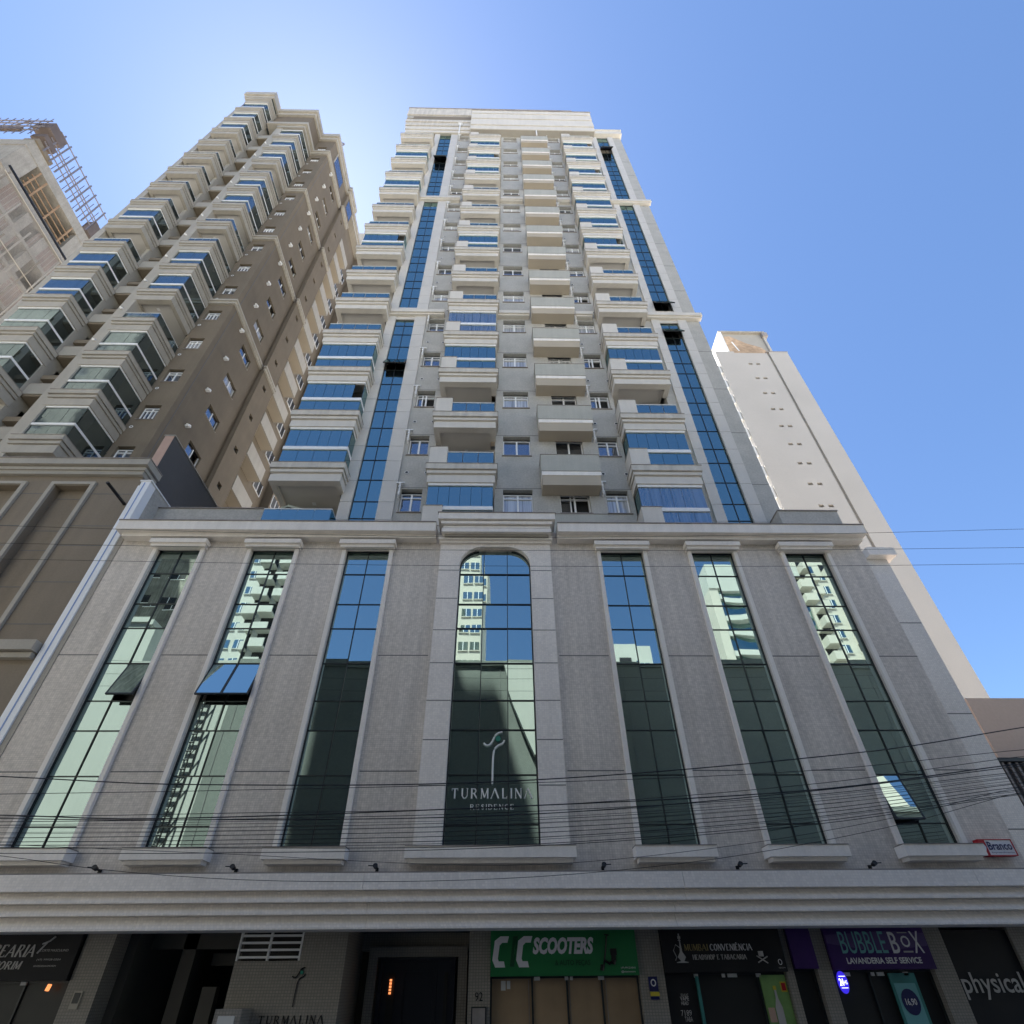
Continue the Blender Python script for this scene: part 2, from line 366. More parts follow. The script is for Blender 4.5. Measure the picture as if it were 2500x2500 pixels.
mb = MB(); mb.box(10.8, 11.62, 10.85, 11.6, 12.56, 12.86, 'podium_trim')
build('cornice', mb, T)
# body of the podium behind its face, roof deck
mb = MB(); mb.box(-10.16, 9.6, 10.55, 30, 12.2, 12.4, 'concrete').box(-10.16, 9.6, 10.5, 10.55, 3.5, 12.2, 'dark_room').box(-10.15, -9.9, 10.55, 30, 0, 12.2, 'tile_grey').box(9.35, 9.59, 12, 30, 0, 12.2, 'tile_grey')
build('podium_roof', mb, T)
def awning(mb, x0, x1, zt, Lh, ang, y=10.10, gm='podium_glass'):
    s_, c_ = math.sin(ang), math.cos(ang); d = .03
    P = lambda x, l, o: (x, y - l*s_ - o*c_, zt - l*c_ + o*s_)
    for (a, b_, m_) in ((d, -d, gm),):
        mb.poly([P(x0+.02, .02, .02), P(x1-.02, .02, .02), P(x1-.02, Lh-.02, .02), P(x0+.02, Lh-.02, .02)], gm)
    for xa, xb, la, lb in ((x0, x1, Lh-.03, Lh), (x0, x1, 0, .03), (x0, x0+.03, .03, Lh-.03), (x1-.03, x1, .03, Lh-.03)):
        k = len(mb.v); mb.v += [P(xa, la, -.02), P(xb, la, -.02), P(xb, lb, -.02), P(xa, lb, -.02), P(xa, la, .025), P(xb, la, .025), P(xb, lb, .025), P(xa, lb, .025)]
        for q in ((0,1,2,3),(7,6,5,4),(0,4,5,1),(1,5,6,2),(2,6,7,3),(3,7,4,0)): mb.f.append(tuple(k+i for i in q)); mb.mi.append(mb.idx('alu_dark'))
    mb.poly([P(x0+.03, .03, -.01), P(x0+.03, Lh-.03, -.01), P(x1-.03, Lh-.03, -.01), P(x1-.03, .03, -.01)], 'alu_dark')
OPEN = {0: [(4, 1)], 1: [(4, 0), (4, 1)], 5: [(1, 0)]}      # window index -> (row, leaf) standing open
for i, c in enumerate(WC):
    x0, x1 = c-HW, c+HW; zb, zt = ROWS[0], ROWS[-1]
    mb = MB()                                               # surround strips
    for sgn, e in ((-1, x0), (1, x1)): mb.box(min(e, e+sgn*.095), max(e, e+sgn*.095), 9.93, 9.999, zb, zt-.001, 'podium_trim')
    wn = build('podium_window', mb, T)
    mb = MB(); mb.box(c-.735, c+.735, 9.78, 9.999, 11.83, 11.97, 'podium_trim').box(c-.70, c+.70, 9.83, 9.999, 11.74, 11.83, 'podium_trim').box(c-.735, c+.735, 9.775, 10.0, 11.97, 11.985, 'concrete_dark')
    build('lintel', mb, wn)
    mb = MB(); mb.box(c-.745, c+.745, 9.72, 9.999, 3.90, 4.10, 'podium_trim').box(c-.69, c+.69, 9.79, 9.999, 3.83, 3.90, 'podium_trim').box(c-.75, c+.75, 9.71, 9.999, 4.10, 4.115, 'concrete_dark')
    build('sill', mb, wn)
    gl = MB(); fr = MB()
    op = OPEN.get(i, [])
    rw = [r for r in ROWS]
    for r in range(len(rw)-1):
        for leaf in (0, 1):
            a, b_ = (x0, c) if leaf == 0 else (c, x1)
            if (r, leaf) in op:
                gl.box(a, b_, 10.28, 10.29, rw[r], rw[r+1], 'black'); continue
            j = .0028*random.uniform(-1, 1); j2 = .0028*random.uniform(-1, 1)
            gl.poly([(a, 10.08+j, rw[r]), (b_, 10.08+j2, rw[r]), (b_, 10.08-j, rw[r+1]), (a, 10.08-j2, rw[r+1])], 'podium_glass')
        fr.box(x0+.001, x1-.001, 10.06, 10.12, rw[r+1]-.010, rw[r+1]+.010, 'alu_dark')
    fr.box(c-.009, c+.009, 10.058, 10.12, zb, zt, 'alu_dark').box(x0+.001, x0+.022, 10.057, 10.12, zb, zt, 'alu_dark').box(x1-.022, x1-.001, 10.057, 10.12, zb, zt, 'alu_dark').box(x0+.022, x1-.022, 10.056, 10.12, zb-.02, zb+.012, 'alu_dark')
    build('pane', gl, wn); build('mullion', fr, wn)
    if op:
        r = op[0][0]; a, b_ = (x0, x1) if len(op) == 2 else ((x0, c) if op[0][1] == 0 else (c, x1))
        o = MB()
        if len(op) == 2:
            awning(o, x0, c, rw[r+1], rw[r+1]-rw[r], R(16)); awning(o, c, x1, rw[r+1], rw[r+1]-rw[r], R(16))
        else: awning(o, a, b_, rw[r+1], rw[r+1]-rw[r], R(13 if i else 16))
        build('open_pane', o, wn, label='awning pane of the tall window standing open')
# central arched window
AX0, AX1 = -1.13, .72; acx = (AX0+AX1)/2
def archpts(x0, x1, ztop, r, rz, zb, n=10):
    p = [(x0, zb)]
    for k in range(n+1): t = math.pi*k/(2*n); p.append((x0+r-r*math.cos(t), ztop-rz+rz*math.sin(t)))
    for k in range(n+1): t = math.pi*k/(2*n); p.append((x1-r+r*math.sin(t), ztop-rz+rz*math.cos(t)))
    return p + [(x1, zb)]
inner = archpts(AX0, AX1, 11.84, .62, .66, ROWS[0])
mb = MB(); xl, xr, zt = -1.66, 1.26, 12.0
n = len(inner)//2
for a in range(n-1): mb.prism([inner[a], inner[a+1], (xl, inner[a+1][1]) if a < n-2 else (xl, inner[a+1][1]), (xl, inner[a][1])], 9.90, 10.1, 'tile_light')
for a in range(n, len(inner)-1): mb.prism([inner[a], inner[a+1], (xr, inner[a+1][1]), (xr, inner[a][1])], 9.90, 10.1, 'tile_light')
mb.box(xl, xr, 9.90, 10.1, 11.84, zt, 'tile_light')
for zj in (10.99, 10.057, 9.09, 8.163, 7.197, 6.274, 5.3):
    mb.box(xl+.002, AX0-.002, 9.897, 9.91, zj-.01, zj+.01, 'joint').box(AX1+.002, xr-.002, 9.897, 9.91, zj-.01, zj+.01, 'joint')
wn = build('arched_window', mb, T, label='broad arched window with a pale tiled surround, in the middle of the podium')
mb = MB(); mb.box(xl-.06, xr+.06, 9.78, 9.999, 12.0, 12.12, 'podium_trim').box(xl-.02, xr+.02, 9.84, 9.999, 11.93, 12.0, 'podium_trim'); build('lintel', mb, wn)
mb = MB(); mb.box(-1.76, 1.34, 9.68, 9.999, 3.90, 4.10, 'podium_trim').box(-1.70, 1.28, 9.76, 9.999, 3.82, 3.90, 'podium_trim').box(-1.765, 1.345, 9.67, 9.999, 4.10, 4.115, 'concrete_dark'); build('sill', mb, wn)
gl = MB(); xsn = [AX0, AX0+.63, AX0+1.245, AX1]
rw = ROWS[:-1] + [11.84]
for r in range(len(rw)-1):
    for q in range(3):
        a, b_ = xsn[q], xsn[q+1]; j = .0028*random.uniform(-1, 1); j2 = .0028*random.uniform(-1, 1)
        gl.poly([(a, 10.06+j, rw[r]), (b_, 10.06+j2, rw[r]), (b_, 10.06-j, rw[r+1]), (a, 10.06-j2, rw[r+1])], 'podium_glass')
build('pane', gl, wn)
fr = MB()
for r in rw[1:-1]: fr.box(AX0, AX1, 10.03, 10.09, r-.010, r+.010, 'alu_dark')
for x in xsn[1:3]: fr.box(x-.009, x+.009, 10.028, 10.09, rw[0], 11.84, 'alu_dark')
ii = archpts(AX0+.03, AX1-.03, 11.81, .60, .64, ROWS[0]); fr.strip(ii, inner, 10.026, 10.1, 'alu_dark'); build('mullion', fr, wn)
# main cornice of the podium, its middle piece steps forward
mb = MB(); mb.box(-10.22, -1.80, 9.66, 10.3, 12.18, 12.50, 'podium_trim').box(-10.10, -1.80, 9.80, 10.3, 12.06, 12.18, 'podium_trim').box(-10.24, -1.80, 9.64, 10.3, 12.50, 12.53, 'concrete_dark'); build('cornice', mb, T); mb = MB()
mb.box(1.47, 9.86, 9.66, 10.3, 12.18, 12.50, 'podium_trim').box(1.47, 9.78, 9.80, 10.3, 12.06, 12.18, 'podium_trim').box(1.47, 9.88, 9.64, 10.3, 12.50, 12.53, 'concrete_dark'); build('cornice', mb, T); mb = MB()
mb.box(-1.74, 1.41, 9.55, 10.3, 12.53, 12.76, 'podium_trim').box(-1.66, 1.33, 9.60, 10.3, 12.40, 12.50, 'podium_trim').box(-1.60, 1.27, 9.66, 10.3, 12.30, 12.37, 'podium_trim').box(-1.63, 1.29, 9.63, 10.3, 12.12, 12.25, 'podium_trim').box(-1.56, 1.22, 9.72, 10.28, 12.05, 12.76, 'beige_dim').box(-1.76, 1.43, 9.53, 10.3, 12.76, 12.785, 'concrete_dark')
build('cornice', mb, T)
# canopy over the shops: four stepped bands
mb = MB()
def band(mb, x0, x1, z_a, z_b, yb_, yt_, m_):
    k = len(mb.v); mb.v += [(x0, yb_, z_a), (x1, yb_, z_a), (x1, 9.96, z_a), (x0, 9.96, z_a), (x0, yt_, z_b), (x1, yt_, z_b), (x1, 9.96, z_b), (x0, 9.96, z_b)]
    for q in ((0,3,2,1),(4,5,6,7),(0,1,5,4),(1,2,6,5),(2,3,7,6),(3,0,4,7)): mb.f.append(tuple(k+i for i in q)); mb.mi.append(mb.idx(m_))
for z_a, z_b, yb_, yt_ in ((3.335, 3.60, 9.38, 9.40), (3.155, 3.333, 9.42, 9.50), (2.975, 3.153, 9.46, 9.54), (2.76, 2.973, 9.50, 9.58)):
    xa = -14.0
    for xb in ((-9.3, -2.35, 3.1, 8.2, 12.6) if z_b > 3.3 else (-6.0, -2.25, 2.9, 12.6)):
        band(mb, xa+.003, xb-.003, z_a+.03, z_b, yb_+.012, yt_, 'tile_light'); band(mb, xa+.003, xb-.003, z_a, z_a+.028, yb_, yb_, 'tile_light'); xa = xb
mb.box(-14, 12.6, 9.62, 9.99, 2.77, 3.59, 'tile_light').box(-14, 12.6, 9.42, 9.96, 3.60, 3.625, 'concrete_dark')
build('canopy', mb, T)
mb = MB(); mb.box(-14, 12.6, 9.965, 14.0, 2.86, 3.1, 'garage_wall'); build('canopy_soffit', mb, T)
mb = MB()
mb.box(-10.17, 9.79, 9.97, 10.35, 3.1, 3.449, 'tile_grey'); build('podium_base', mb, T)
# parapets on the podium roof
mb = MB(); mb.box(-10.3, -7.15, 10.6, 10.8, 12.4, 14.05, 'tower_grey').box(-10.32, -7.13, 10.57, 10.83, 14.05, 14.08, 'concrete_dark')
build('roof_parapet', mb, T)
mb = MB(); mb.box(8.72, 10.62, 11.0, 13, 12.4, 14.58, 'tower_grey').box(8.70, 10.64, 10.97, 13.03, 14.58, 14.62, 'concrete_dark')
build('roof_box', mb, T)
mb = MB(); mb.box(-10.56, -10.30, 9.95, 13.5, 0, 14.45, 'flashing').box(-10.46, -10.43, 9.942, 9.96, 3.6, 14.40, 'flash_blue').box(-10.62, -10.56, 9.97, 13.5, 3.6, 14.3, 'flashing').box(-10.30, -10.175, 9.985, 10.2, 3.6, 12.4, 'beige_trim').box(-10.60, -10.26, 9.93, 13.6, 14.45, 14.50, 'alu_white')
build('edge_flashing', mb, T)
mb = MB(); mb.box(-10.298, -10.29, 10.2, 13.5, 12.4, 14.44, 'tower_grey'); build('roof_parapet', mb, T)

# ---- tower walls with real openings
TOP = 59.0; FL = 2.99
TK = [16.13+FL*k for k in range(15)]
def wall_cols(mb, x0, x1, z0, z1, holes, rows, m, y0=11.5, y1=11.9):
    xs = [x0]
    for a, b_ in holes: xs += [a, b_]
    xs.append(x1)
    for i in range(0, len(xs), 2):
        if xs[i+1] > xs[i]: mb.box(xs[i], xs[i+1], y0, y1, z0, z1, m)
    for a, b_ in holes:
        zz = z0
        for lo, hi in rows: mb.box(a, b_, y0, y1, zz, lo, m); zz = hi
        mb.box(a, b_, y0, y1, zz, z1, m)
rows = [(t-1.15, t) for t in TK]
WX = [(-3.44, -2.72), (0.0, 1.0), (1.92, 2.92), (3.48, 4.24)]
mb = MB()
wall_cols(mb, -3.58, -2.46, 12.4, TOP, [WX[0]], rows, 'tower_grey')
wall_cols(mb, -.30, 4.40, 12.4, TOP, WX[1:], rows, 'tower_grey')
mb.box(6.55, 6.93, 11.5, 11.9, 12.4, TOP, 'tower_grey').box(8.57, 9.22, 11.5, 11.9, 12.4, TOP, 'tower_grey').box(9.0, 9.22, 11.9, 19.5, 12.4, TOP, 'tower_grey')
for k in range(15):                                                  # control joints
    zj = TK[k]+.06
    mb.box(-3.57, -2.47, 11.496, 11.51, zj-.012, zj+.012, 'joint').box(-.28, 4.38, 11.496, 11.51, zj-.012, zj+.012, 'joint').box(8.58, 9.21, 11.496, 11.51, zj+.3, zj+.32, 'joint')
build('tower_wall', mb, T)
mb = MB()                                                            # recess walls of the three balcony columns
for x0, x1, lft in ((-7.45, -5.36, 1), (-2.46, -.30, 0), (4.40, 6.55, 0)):
    mb.box(x0-.02, x1+.02, 13.2, 13.4, 12.4, TOP, 'warm_wall'); mb.box(x1, x1+.12, 11.9, 13.2, 12.4, TOP, 'soffit')
    mb.box(x0-.12, x0, 11.9 if not lft else 12.0, 13.2, 12.4, TOP, 'soffit')
mb.box(-7.57, -7.35, 13.4, 19.5, 12.4, TOP, 'tower_grey').box(-7.35, 9.0, 19.3, 19.5, 12.4, TOP, 'tower_grey').box(-7.35, 9.0, 13.4, 19.3, TOP-.4, TOP-.1, 'concrete')
build('recess_wall', mb, T)
mb = MB()                                                            # pale stone cladding strips
def clad(x0, x1):
    z_ = 12.4; k = 0
    while z_ < 58.4:
        h = 1.07 if k % 3 != 2 else .85; zz = min(z_+h, 58.4); mb.box(x0, x1, 11.43, 11.9, z_+.008, zz-.008, 'cladding'); z_ += h; k += 1
    mb.box(x0+.01, x1-.01, 11.445, 11.88, 12.4, 58.39, 'joint')
for a, b_ in ((-5.36, -4.98), (-4.10, -3.58), (6.93, 7.29), (8.16, 8.57)): clad(a, b_)
build('stone_cladding', mb, T)
# the two glass strips: three lengths each, with tilted panes
def glass_strip(x0, x1, segs, opens):
    for (za, zb) in segs:
        gl = MB(); fr = MB(); z_ = za; k = 0; cx_ = (x0+x1)/2; ow = None
        while z_ < zb-.3:
            h = (1.10, 1.08, .81)[k % 3]; zz = min(z_+h, zb)
            if zb-zz < .3: zz = zb
            isop = any(z_ <= o < zz for o in opens)
            if isop:
                gl.box(x0, x1, 11.72, 11.74, z_, zz, 'black'); ow = (z_, zz)
            else:
                for a, b_ in ((x0, cx_), (cx_, x1)):
                    j = .001*random.uniform(-1, 1); gl.poly([(a, 11.52+j, z_), (b_, 11.52-j, z_), (b_, 11.52+j, zz), (a, 11.52-j, zz)], 'strip_glass')
            fr.box(x0, x1, 11.505, 11.56, zz-.016, zz+.016, 'alu_dark'); z_ = zz; k += 1
        fr.box(cx_-.014, cx_+.014, 11.503, 11.56, za, zb, 'alu_dark').box(x0, x0+.02, 11.502, 11.56, za, zb, 'alu_dark').box(x1-.02, x1, 11.502, 11.56, za, zb, 'alu_dark').box(x0+.02, x1-.02, 11.501, 11.56, za-.02, za+.01, 'alu_dark')
        ob = build('glass_strip', gl, T); build('mullion', fr, ob)
        if ow:
            o = MB(); awning(o, x0, cx_, ow[1], ow[1]-ow[0], R(20), y=11.50, gm='strip_glass'); awning(o, cx_, x1, ow[1], ow[1]-ow[0], R(20), y=11.50, gm='strip_glass')
            build('open_pane', o, ob)
segs = [(12.5, 27.97), (29.15, 43.45), (44.25, 58.3)]
glass_strip(-4.98, -4.10, segs, [23.9, 51.5]); glass_strip(7.29, 8.16, segs, [26.9, 29.6, 54.6])
mb = MB()
for x0, x1 in ((-4.98, -4.10), (7.29, 8.16)):
    for a, b_ in ((27.98, 29.14), (43.46, 44.24), (58.31, 58.4)): mb.box(x0+.002, x1-.002, 11.46, 11.8, a, b_, 'cladding')
build('spandrel', mb, T)
# string courses
for zc in (28.35, 43.55):
    for x0, x1 in ((-5.34, -2.75), (-.28, 1.22), (3.38, 4.2), (6.72, 9.34)):
        mb = MB(); mb.box(x0, x1, 11.28, 11.499, zc, zc+.26, 'trim').box(x0+.03, x1-.03, 11.34, 11.499, zc-.12, zc, 'trim'); build('string_course', mb, T)
# ---- windows
def make_window(x0, x1, zb, zt, kind):
    mb = MB(); y = 11.64; m_ = 'alu_white'; mid = (x0+x1)/2
    mb.frame(x0, x1, y, y+.08, zb, zt-.11, .035, m_, top=.03); mb.box(x0, x1, y+.02, y+.1, zt-.11, zt, 'dark_room')
    mb.box(mid-.03, mid+.03, y-.012, y+.06, zb+.035, zt-.14, m_)
    if kind != 'plain': mb.box(x0+.035, x1-.035, y-.008, y+.05, zt-.34, zt-.30, m_)
    if kind == 'open': mb.box(mid-.16, mid-.12, y-.016, y+.05, zb+.035, zt-.14, m_)
    mb.box(x0-.04, x1+.04, 11.46, 11.64, zb-.035, zb-.001, 'concrete_dark')
    o = build('window', mb, T, at=(0, 0, 0))
    g_ = MB(); gm = 'window_curtain' if kind == 'curtain' else 'window_glass'
    if kind == 'open': g_.poly([(x0, y+.03, zb), (mid-.12, y+.03, zb), (mid-.12, y+.03, zt), (x0, y+.03, zt)], gm); g_.poly([(mid-.12, y+.2, zb), (x1, y+.2, zb), (x1, y+.2, zt), (mid-.12, y+.2, zt)], 'dark_room')
    else: g_.poly([(x0, y+.03, zb), (x1, y+.03, zb), (x1, y+.03, zt), (x0, y+.03, zt)], gm)
    build('pane', g_, o); return o
kinds = ['plain', 'bar', 'curtain', 'open']
for ci, (x0, x1) in enumerate(WX):
    protos = {}
    for k in range(15):
        kd = [['bar', 'plain', 'open', 'bar', 'bar', 'curtain', 'plain', 'bar', 'curtain', 'bar', 'plain', 'bar', 'open', 'bar', 'bar'],
              ['curtain', 'plain', 'curtain', 'curtain', 'curtain', 'curtain', 'plain', 'plain', 'curtain', 'curtain', 'plain', 'curtain', 'plain', 'bar', 'plain'],
              ['open', 'plain', 'bar', 'curtain', 'curtain', 'plain', 'bar', 'plain', 'plain', 'plain', 'plain', 'plain', 'plain', 'plain', 'plain'],
              ['curtain', 'bar', 'open', 'open', 'curtain', 'open', 'bar', 'curtain', 'bar', 'plain', 'bar', 'plain', 'bar', 'plain', 'bar']][ci][k]
        if kd not in protos: protos[kd] = (make_window(x0, x1, TK[k]-1.15, TK[k], kd), TK[k])
        else: dup(protos[kd][0], T, (0, 0, TK[k]-protos[kd][1]))
# ---- vents and condensate pipes
vp = MB()
for q in range(12):
    a0, a1 = 2*math.pi*q/12, 2*math.pi*(q+1)/12
    vp.poly([(.055*math.cos(a0), -.012, .055*math.sin(a0)), (.055*math.cos(a1), -.012, .055*math.sin(a1)), (.072*math.cos(a1), -.012, .072*math.sin(a1)), (.072*math.cos(a0), -.012, .072*math.sin(a0))], 'alu_white')
vp.poly([(.06*math.cos(2*math.pi*q/12), -.006, .06*math.sin(2*math.pi*q/12)) for q in range(12)], 'black')
v0 = None
for k in range(14):
    for x_, in ((-3.345,), (-2.66,), (3.5,), (4.31,)):
        zc = 16.98 + FL*k
        if v0 is None: v0 = build('vent', vp, T, at=(x_, 11.49, zc))
        else: dup(v0, T, Vector((x_, 11.49, zc)) - WLOC[v0])
pp = MB(); pp.tube([(0, 0, 0), (0, 0, .60)], .030, 'pvc', 8).box(-.14, .14, -.02, .06, .61, .66, 'pvc').tube([(0, 0, .02), (-.02, .1, -.03)], .03, 'pvc', 8).box(-.04, .04, -.035, .04, .40, .46, 'pvc').box(-.04, .04, -.035, .04, .10, .15, 'pvc')
p0 = None
for k in range(15):
    for x_, z_ in ((-3.47, 15.68), (3.38, 15.82)):
        at = Vector((x_, 11.40, z_ + FL*k - FL*0))
        if p0 is None: p0 = build('drain_pipe', pp, T, at=at)
        else: dup(p0, T, at - WLOC[p0])
# ---- balconies; prototype coordinates are those of the ledge whose top is at z = 0, y measured in the world
def slab(x0, x1, yf=10.85, yb=13.2, ywall=11.498, m='trim_stained', m2='trim', sc='soffit', d=(0, -.265, -.295, -.43, -.52, -.85)):
    mb = MB()
    mb.box(x0, x1, yf, ywall, d[1], d[0], m); mb.box(x0-.015, x1+.015, yf-.015, ywall, d[0], d[0]+.018, 'concrete_dark')
    mb.box(x0+.04, x1-.04, yf+.05, ywall, d[3], d[2], m2)
    mb.box(x0+.10, x1-.10, yf+.12, ywall, d[3]-.08, d[1]-.001, m2)
    a0, a1, ya = x0+.07, x1-.07, yf+.085
    mb.box(a0, a1, ya, ya+.22, d[5], d[4], m2); mb.box(a0, a0+.2, ya+.22, ywall, d[5], d[4], m2); mb.box(a1-.2, a1, ya+.22, ywall, d[5], d[4], m2)
    mb.box(a0+.2, a1-.2, ya+.22, yb, d[5]+.10, d[1]-.02, sc)
    mb.box(a0+.03, a0+.2, ywall, yb-.001, d[5], d[4], m2).box(a1-.2, a1-.03, ywall+.41, yb-.001, d[5], d[4], m2)
    mb.box((a0+a1)/2-.06, (a0+a1)/2+.06, 11.9, 12.02, d[5]+.085, d[5]+.099, 'alu_white')
    return mb
def balcony(x0, x1, ztop, state, block=0, gm='balcony_glass', yf=10.85, par=None, sl=None, ysd=11.498, H=2.14, rh=.76, zr=(.86, 1.02), head=.11, leaves=6):
    par = par or T
    sb = sl() if sl else slab(x0, x1)
    o = build('balcony', sb, par, at=(0, 0, ztop))
    gx0, gx1, gy = x0+.12+block*.0, x1-.13, yf+.13
    if block:
        b_ = MB(); b_.box(x0+.06, x0+.06+block, yf+.07, ysd, .019, .99, 'trim').box(x0+.045, x0+.075+block, yf+.055, ysd, .99, 1.01, 'concrete_dark'); build('parapet', b_, o, at=(0, 0, ztop))
    lx0 = x0+.06+block if block else gx0
    g_ = MB(); r_ = MB()
    if state == 'open':
        nl = 4 if not block else 3; wdt = (gx1-lx0)/nl
        for q in range(nl): g_.box(lx0+q*wdt+.012, lx0+(q+1)*wdt-.012, gy, gy+.012, .03, rh, gm)
        if not block: g_.box(gx0, gx0+.012, gy+.014, ysd, .03, rh, gm)
        g_.box(gx1-.012, gx1, gy+.014, ysd, .03, rh, gm)
        r_.box(lx0, gx1+.01, gy-.012, gy+.03, rh, rh+.03, 'alu_white').box(gx1-.02, gx1+.012, gy+.031, ysd, rh, rh+.03, 'alu_white')
        build('rail_glass', g_, o, at=(0, 0, ztop)); build('handrail', r_, o, at=(0, 0, ztop))
    else:
        nl = 4 if not block else 3; wdt = (gx1-lx0)/nl
        cg = 'curtain_glass' if state == 'curtain' else gm
        for q in range(nl): g_.box(lx0+q*wdt+.006, lx0+(q+1)*wdt-.006, gy+.02, gy+.032, .02, zr[0], cg)
        g_.box(gx1-.012, gx1, gy+.034, ysd, .02, zr[0], gm)
        if not block: g_.box(gx0, gx0+.012, gy+.034, ysd, .02, zr[0], gm)
        build('rail_glass', g_, o, at=(0, 0, ztop))
        r_.box(lx0, gx1+.012, gy-.015, gy+.06, zr[0], zr[1], 'alu_white').box(gx1-.04, gx1+.012, gy+.061, ysd, zr[0], zr[1], 'alu_white');
        h_ = MB(); h_.box(gx0, gx1+.01, gy-.005, gy+.06, H-head, H-.002, 'alu_white').box(gx1-.04, gx1+.01, gy+.06, ysd, H-head, H-.002, 'alu_white'); build('head_rail', h_, o, at=(0, 0, ztop))
        if not block: r_.box(gx0-.01, gx0+.03, gy+.061, ysd, zr[0], zr[1], 'alu_white')
        build('handrail', r_, o, at=(0, 0, ztop))
        u = MB(); wdt = (gx1-gx0)/leaves
        for q in range(leaves):
            if state == 'gap' and q == leaves-1: continue
            j = .004*random.uniform(-1, 1)
            u.box(gx0+q*wdt+.005, gx0+(q+1)*wdt-.005, gy+.03+j, gy+.04+j, zr[1], H-head, cg)
        u.box(gx1-.011, gx1-.001, gy+.062, ysd, zr[1], H-head, gm)
        u.box(gx0+.001, gx0+.011, gy+.062, ysd, zr[1], H-head, gm)
        u.box(gx0+.02, gx1-.02, gy+.4, gy+.42, .02, H-.05, 'dark_room')
        build('glazing', u, o, at=(0, 0, ztop))
    return o
LZ = [13.65+FL*k for k in range(15)]
def column(x0, x1, states, block):
    protos = {}
    for k, st in enumerate(states):
        if st is None: continue
        if st not in protos: protos[st] = (balcony(x0, x1, LZ[k], st, block), k)
        else: dup(protos[st][0], T, (0, 0, FL*(k-protos[st][1])))
o_, g_, q_ = 'open', 'glazed', 'gap'
column(-7.68, -5.23, [o_, g_, q_, g_, o_, o_, o_, q_, o_, o_, g_, o_, g_, o_, o_], 0)
column(-2.56, -.20, [g_, o_, o_, g_, 'curtain', o_, o_, g_, o_, o_, o_, g_, q_, g_, o_], .60)
column(4.30, 6.66, ['curtain', g_, o_, g_, o_, o_, o_, q_, g_, g_, g_, q_, g_, q_, o_], .64)
# ---- grey air-conditioner boxes
bx = MB()
bx.box(1.29, 3.31, 11.03, 11.499, -.86, 0, 'ac_box').box(1.275, 3.325, 11.015, 11.499, 0, .015, 'concrete_dark').box(1.30, 3.30, 11.045, 11.499, -1.07, -.875, 'podium_trim').box(1.31, 3.26, 11.06, 11.499, -1.56, -1.07, 'soffit_tan').box(1.31, 3.29, 11.10, 11.499, -.875, -.86, 'joint')
a0 = build('ac_box', bx, T, at=(0, 0, 14.41))
for k in range(1, 15): dup(a0, T, (0, 0, FL*k))
# ---- roof crown
mb = MB(); yb = 14
for x0, x1, y0, za, zb, m_ in ((-7.72, 7.0, 11.33, 58.3, 58.75, 'trim'), (-7.78, 7.05, 11.27, 58.85, 59.55, 'trim'), (-7.84, 7.1, 11.21, 59.65, 60.4, 'trim_stained'), (-7.90, 7.14, 11.15, 60.45, 61.0, 'trim_stained')):
    mb.box(x0, x1, y0, yb, za, zb, m_)
mb.box(-7.68, 6.95, 11.38, yb+.2, 58.25, 61.05, 'beige_dim').box(-7.4, 5.5, 11.24, 14.5, 61.05, 62.4, 'recess_tan')
mb.box(-8.0, 5.75, 11.35, 16, 62.4, 63.2, 'beige_trim').box(-8.06, 5.8, 11.28, 16, 63.25, 65.2, 'trim_stained').box(-8.1, 5.84, 11.24, 16, 65.2, 65.3, 'concrete_dark').box(-8.0, -7.5, 11.5, 16, 61.05, 62.4, 'beige_trim')
for y0, za, zb in ((11.06, 58.2, 59.1), (11.0, 59.15, 60.2), (11.03, 60.25, 60.9), (10.98, 60.95, 62.2), (10.94, 62.25, 63.0)): mb.box(-2.62, 7.15, y0, 13, za, zb, 'trim')
mb.box(-2.58, 7.10, 11.10, 13, 58.15, 63.0, 'beige_dim').box(-2.66, 7.19, 10.9, 13.1, 63.0, 63.12, 'concrete_dark')
mb.box(6.72, 9.32, 11.25, 12.4, 58.45, 59.25, 'trim').box(6.68, 9.36, 11.2, 12.5, 59.25, 59.4, 'trim')
build('roof_crown', mb, T)
mb = MB(); mb.box(7.2, 8.9, 11.6, 11.62, 59.4, 60.5, 'strip_glass').box(7.18, 8.92, 11.58, 11.64, 60.5, 60.55, 'alu_white'); build('roof_railing', mb, T)
for x_ in (-3.45, 2.55):
    mb = MB(); mb.tube([(x_, 11.12, 57.0), (x_, 11.12, 59.6)], .05, 'pvc', 8).box(x_-.16, x_+.16, 11.06, 11.15, 59.6, 59.8, 'pvc'); build('drain_pipe', mb, T)
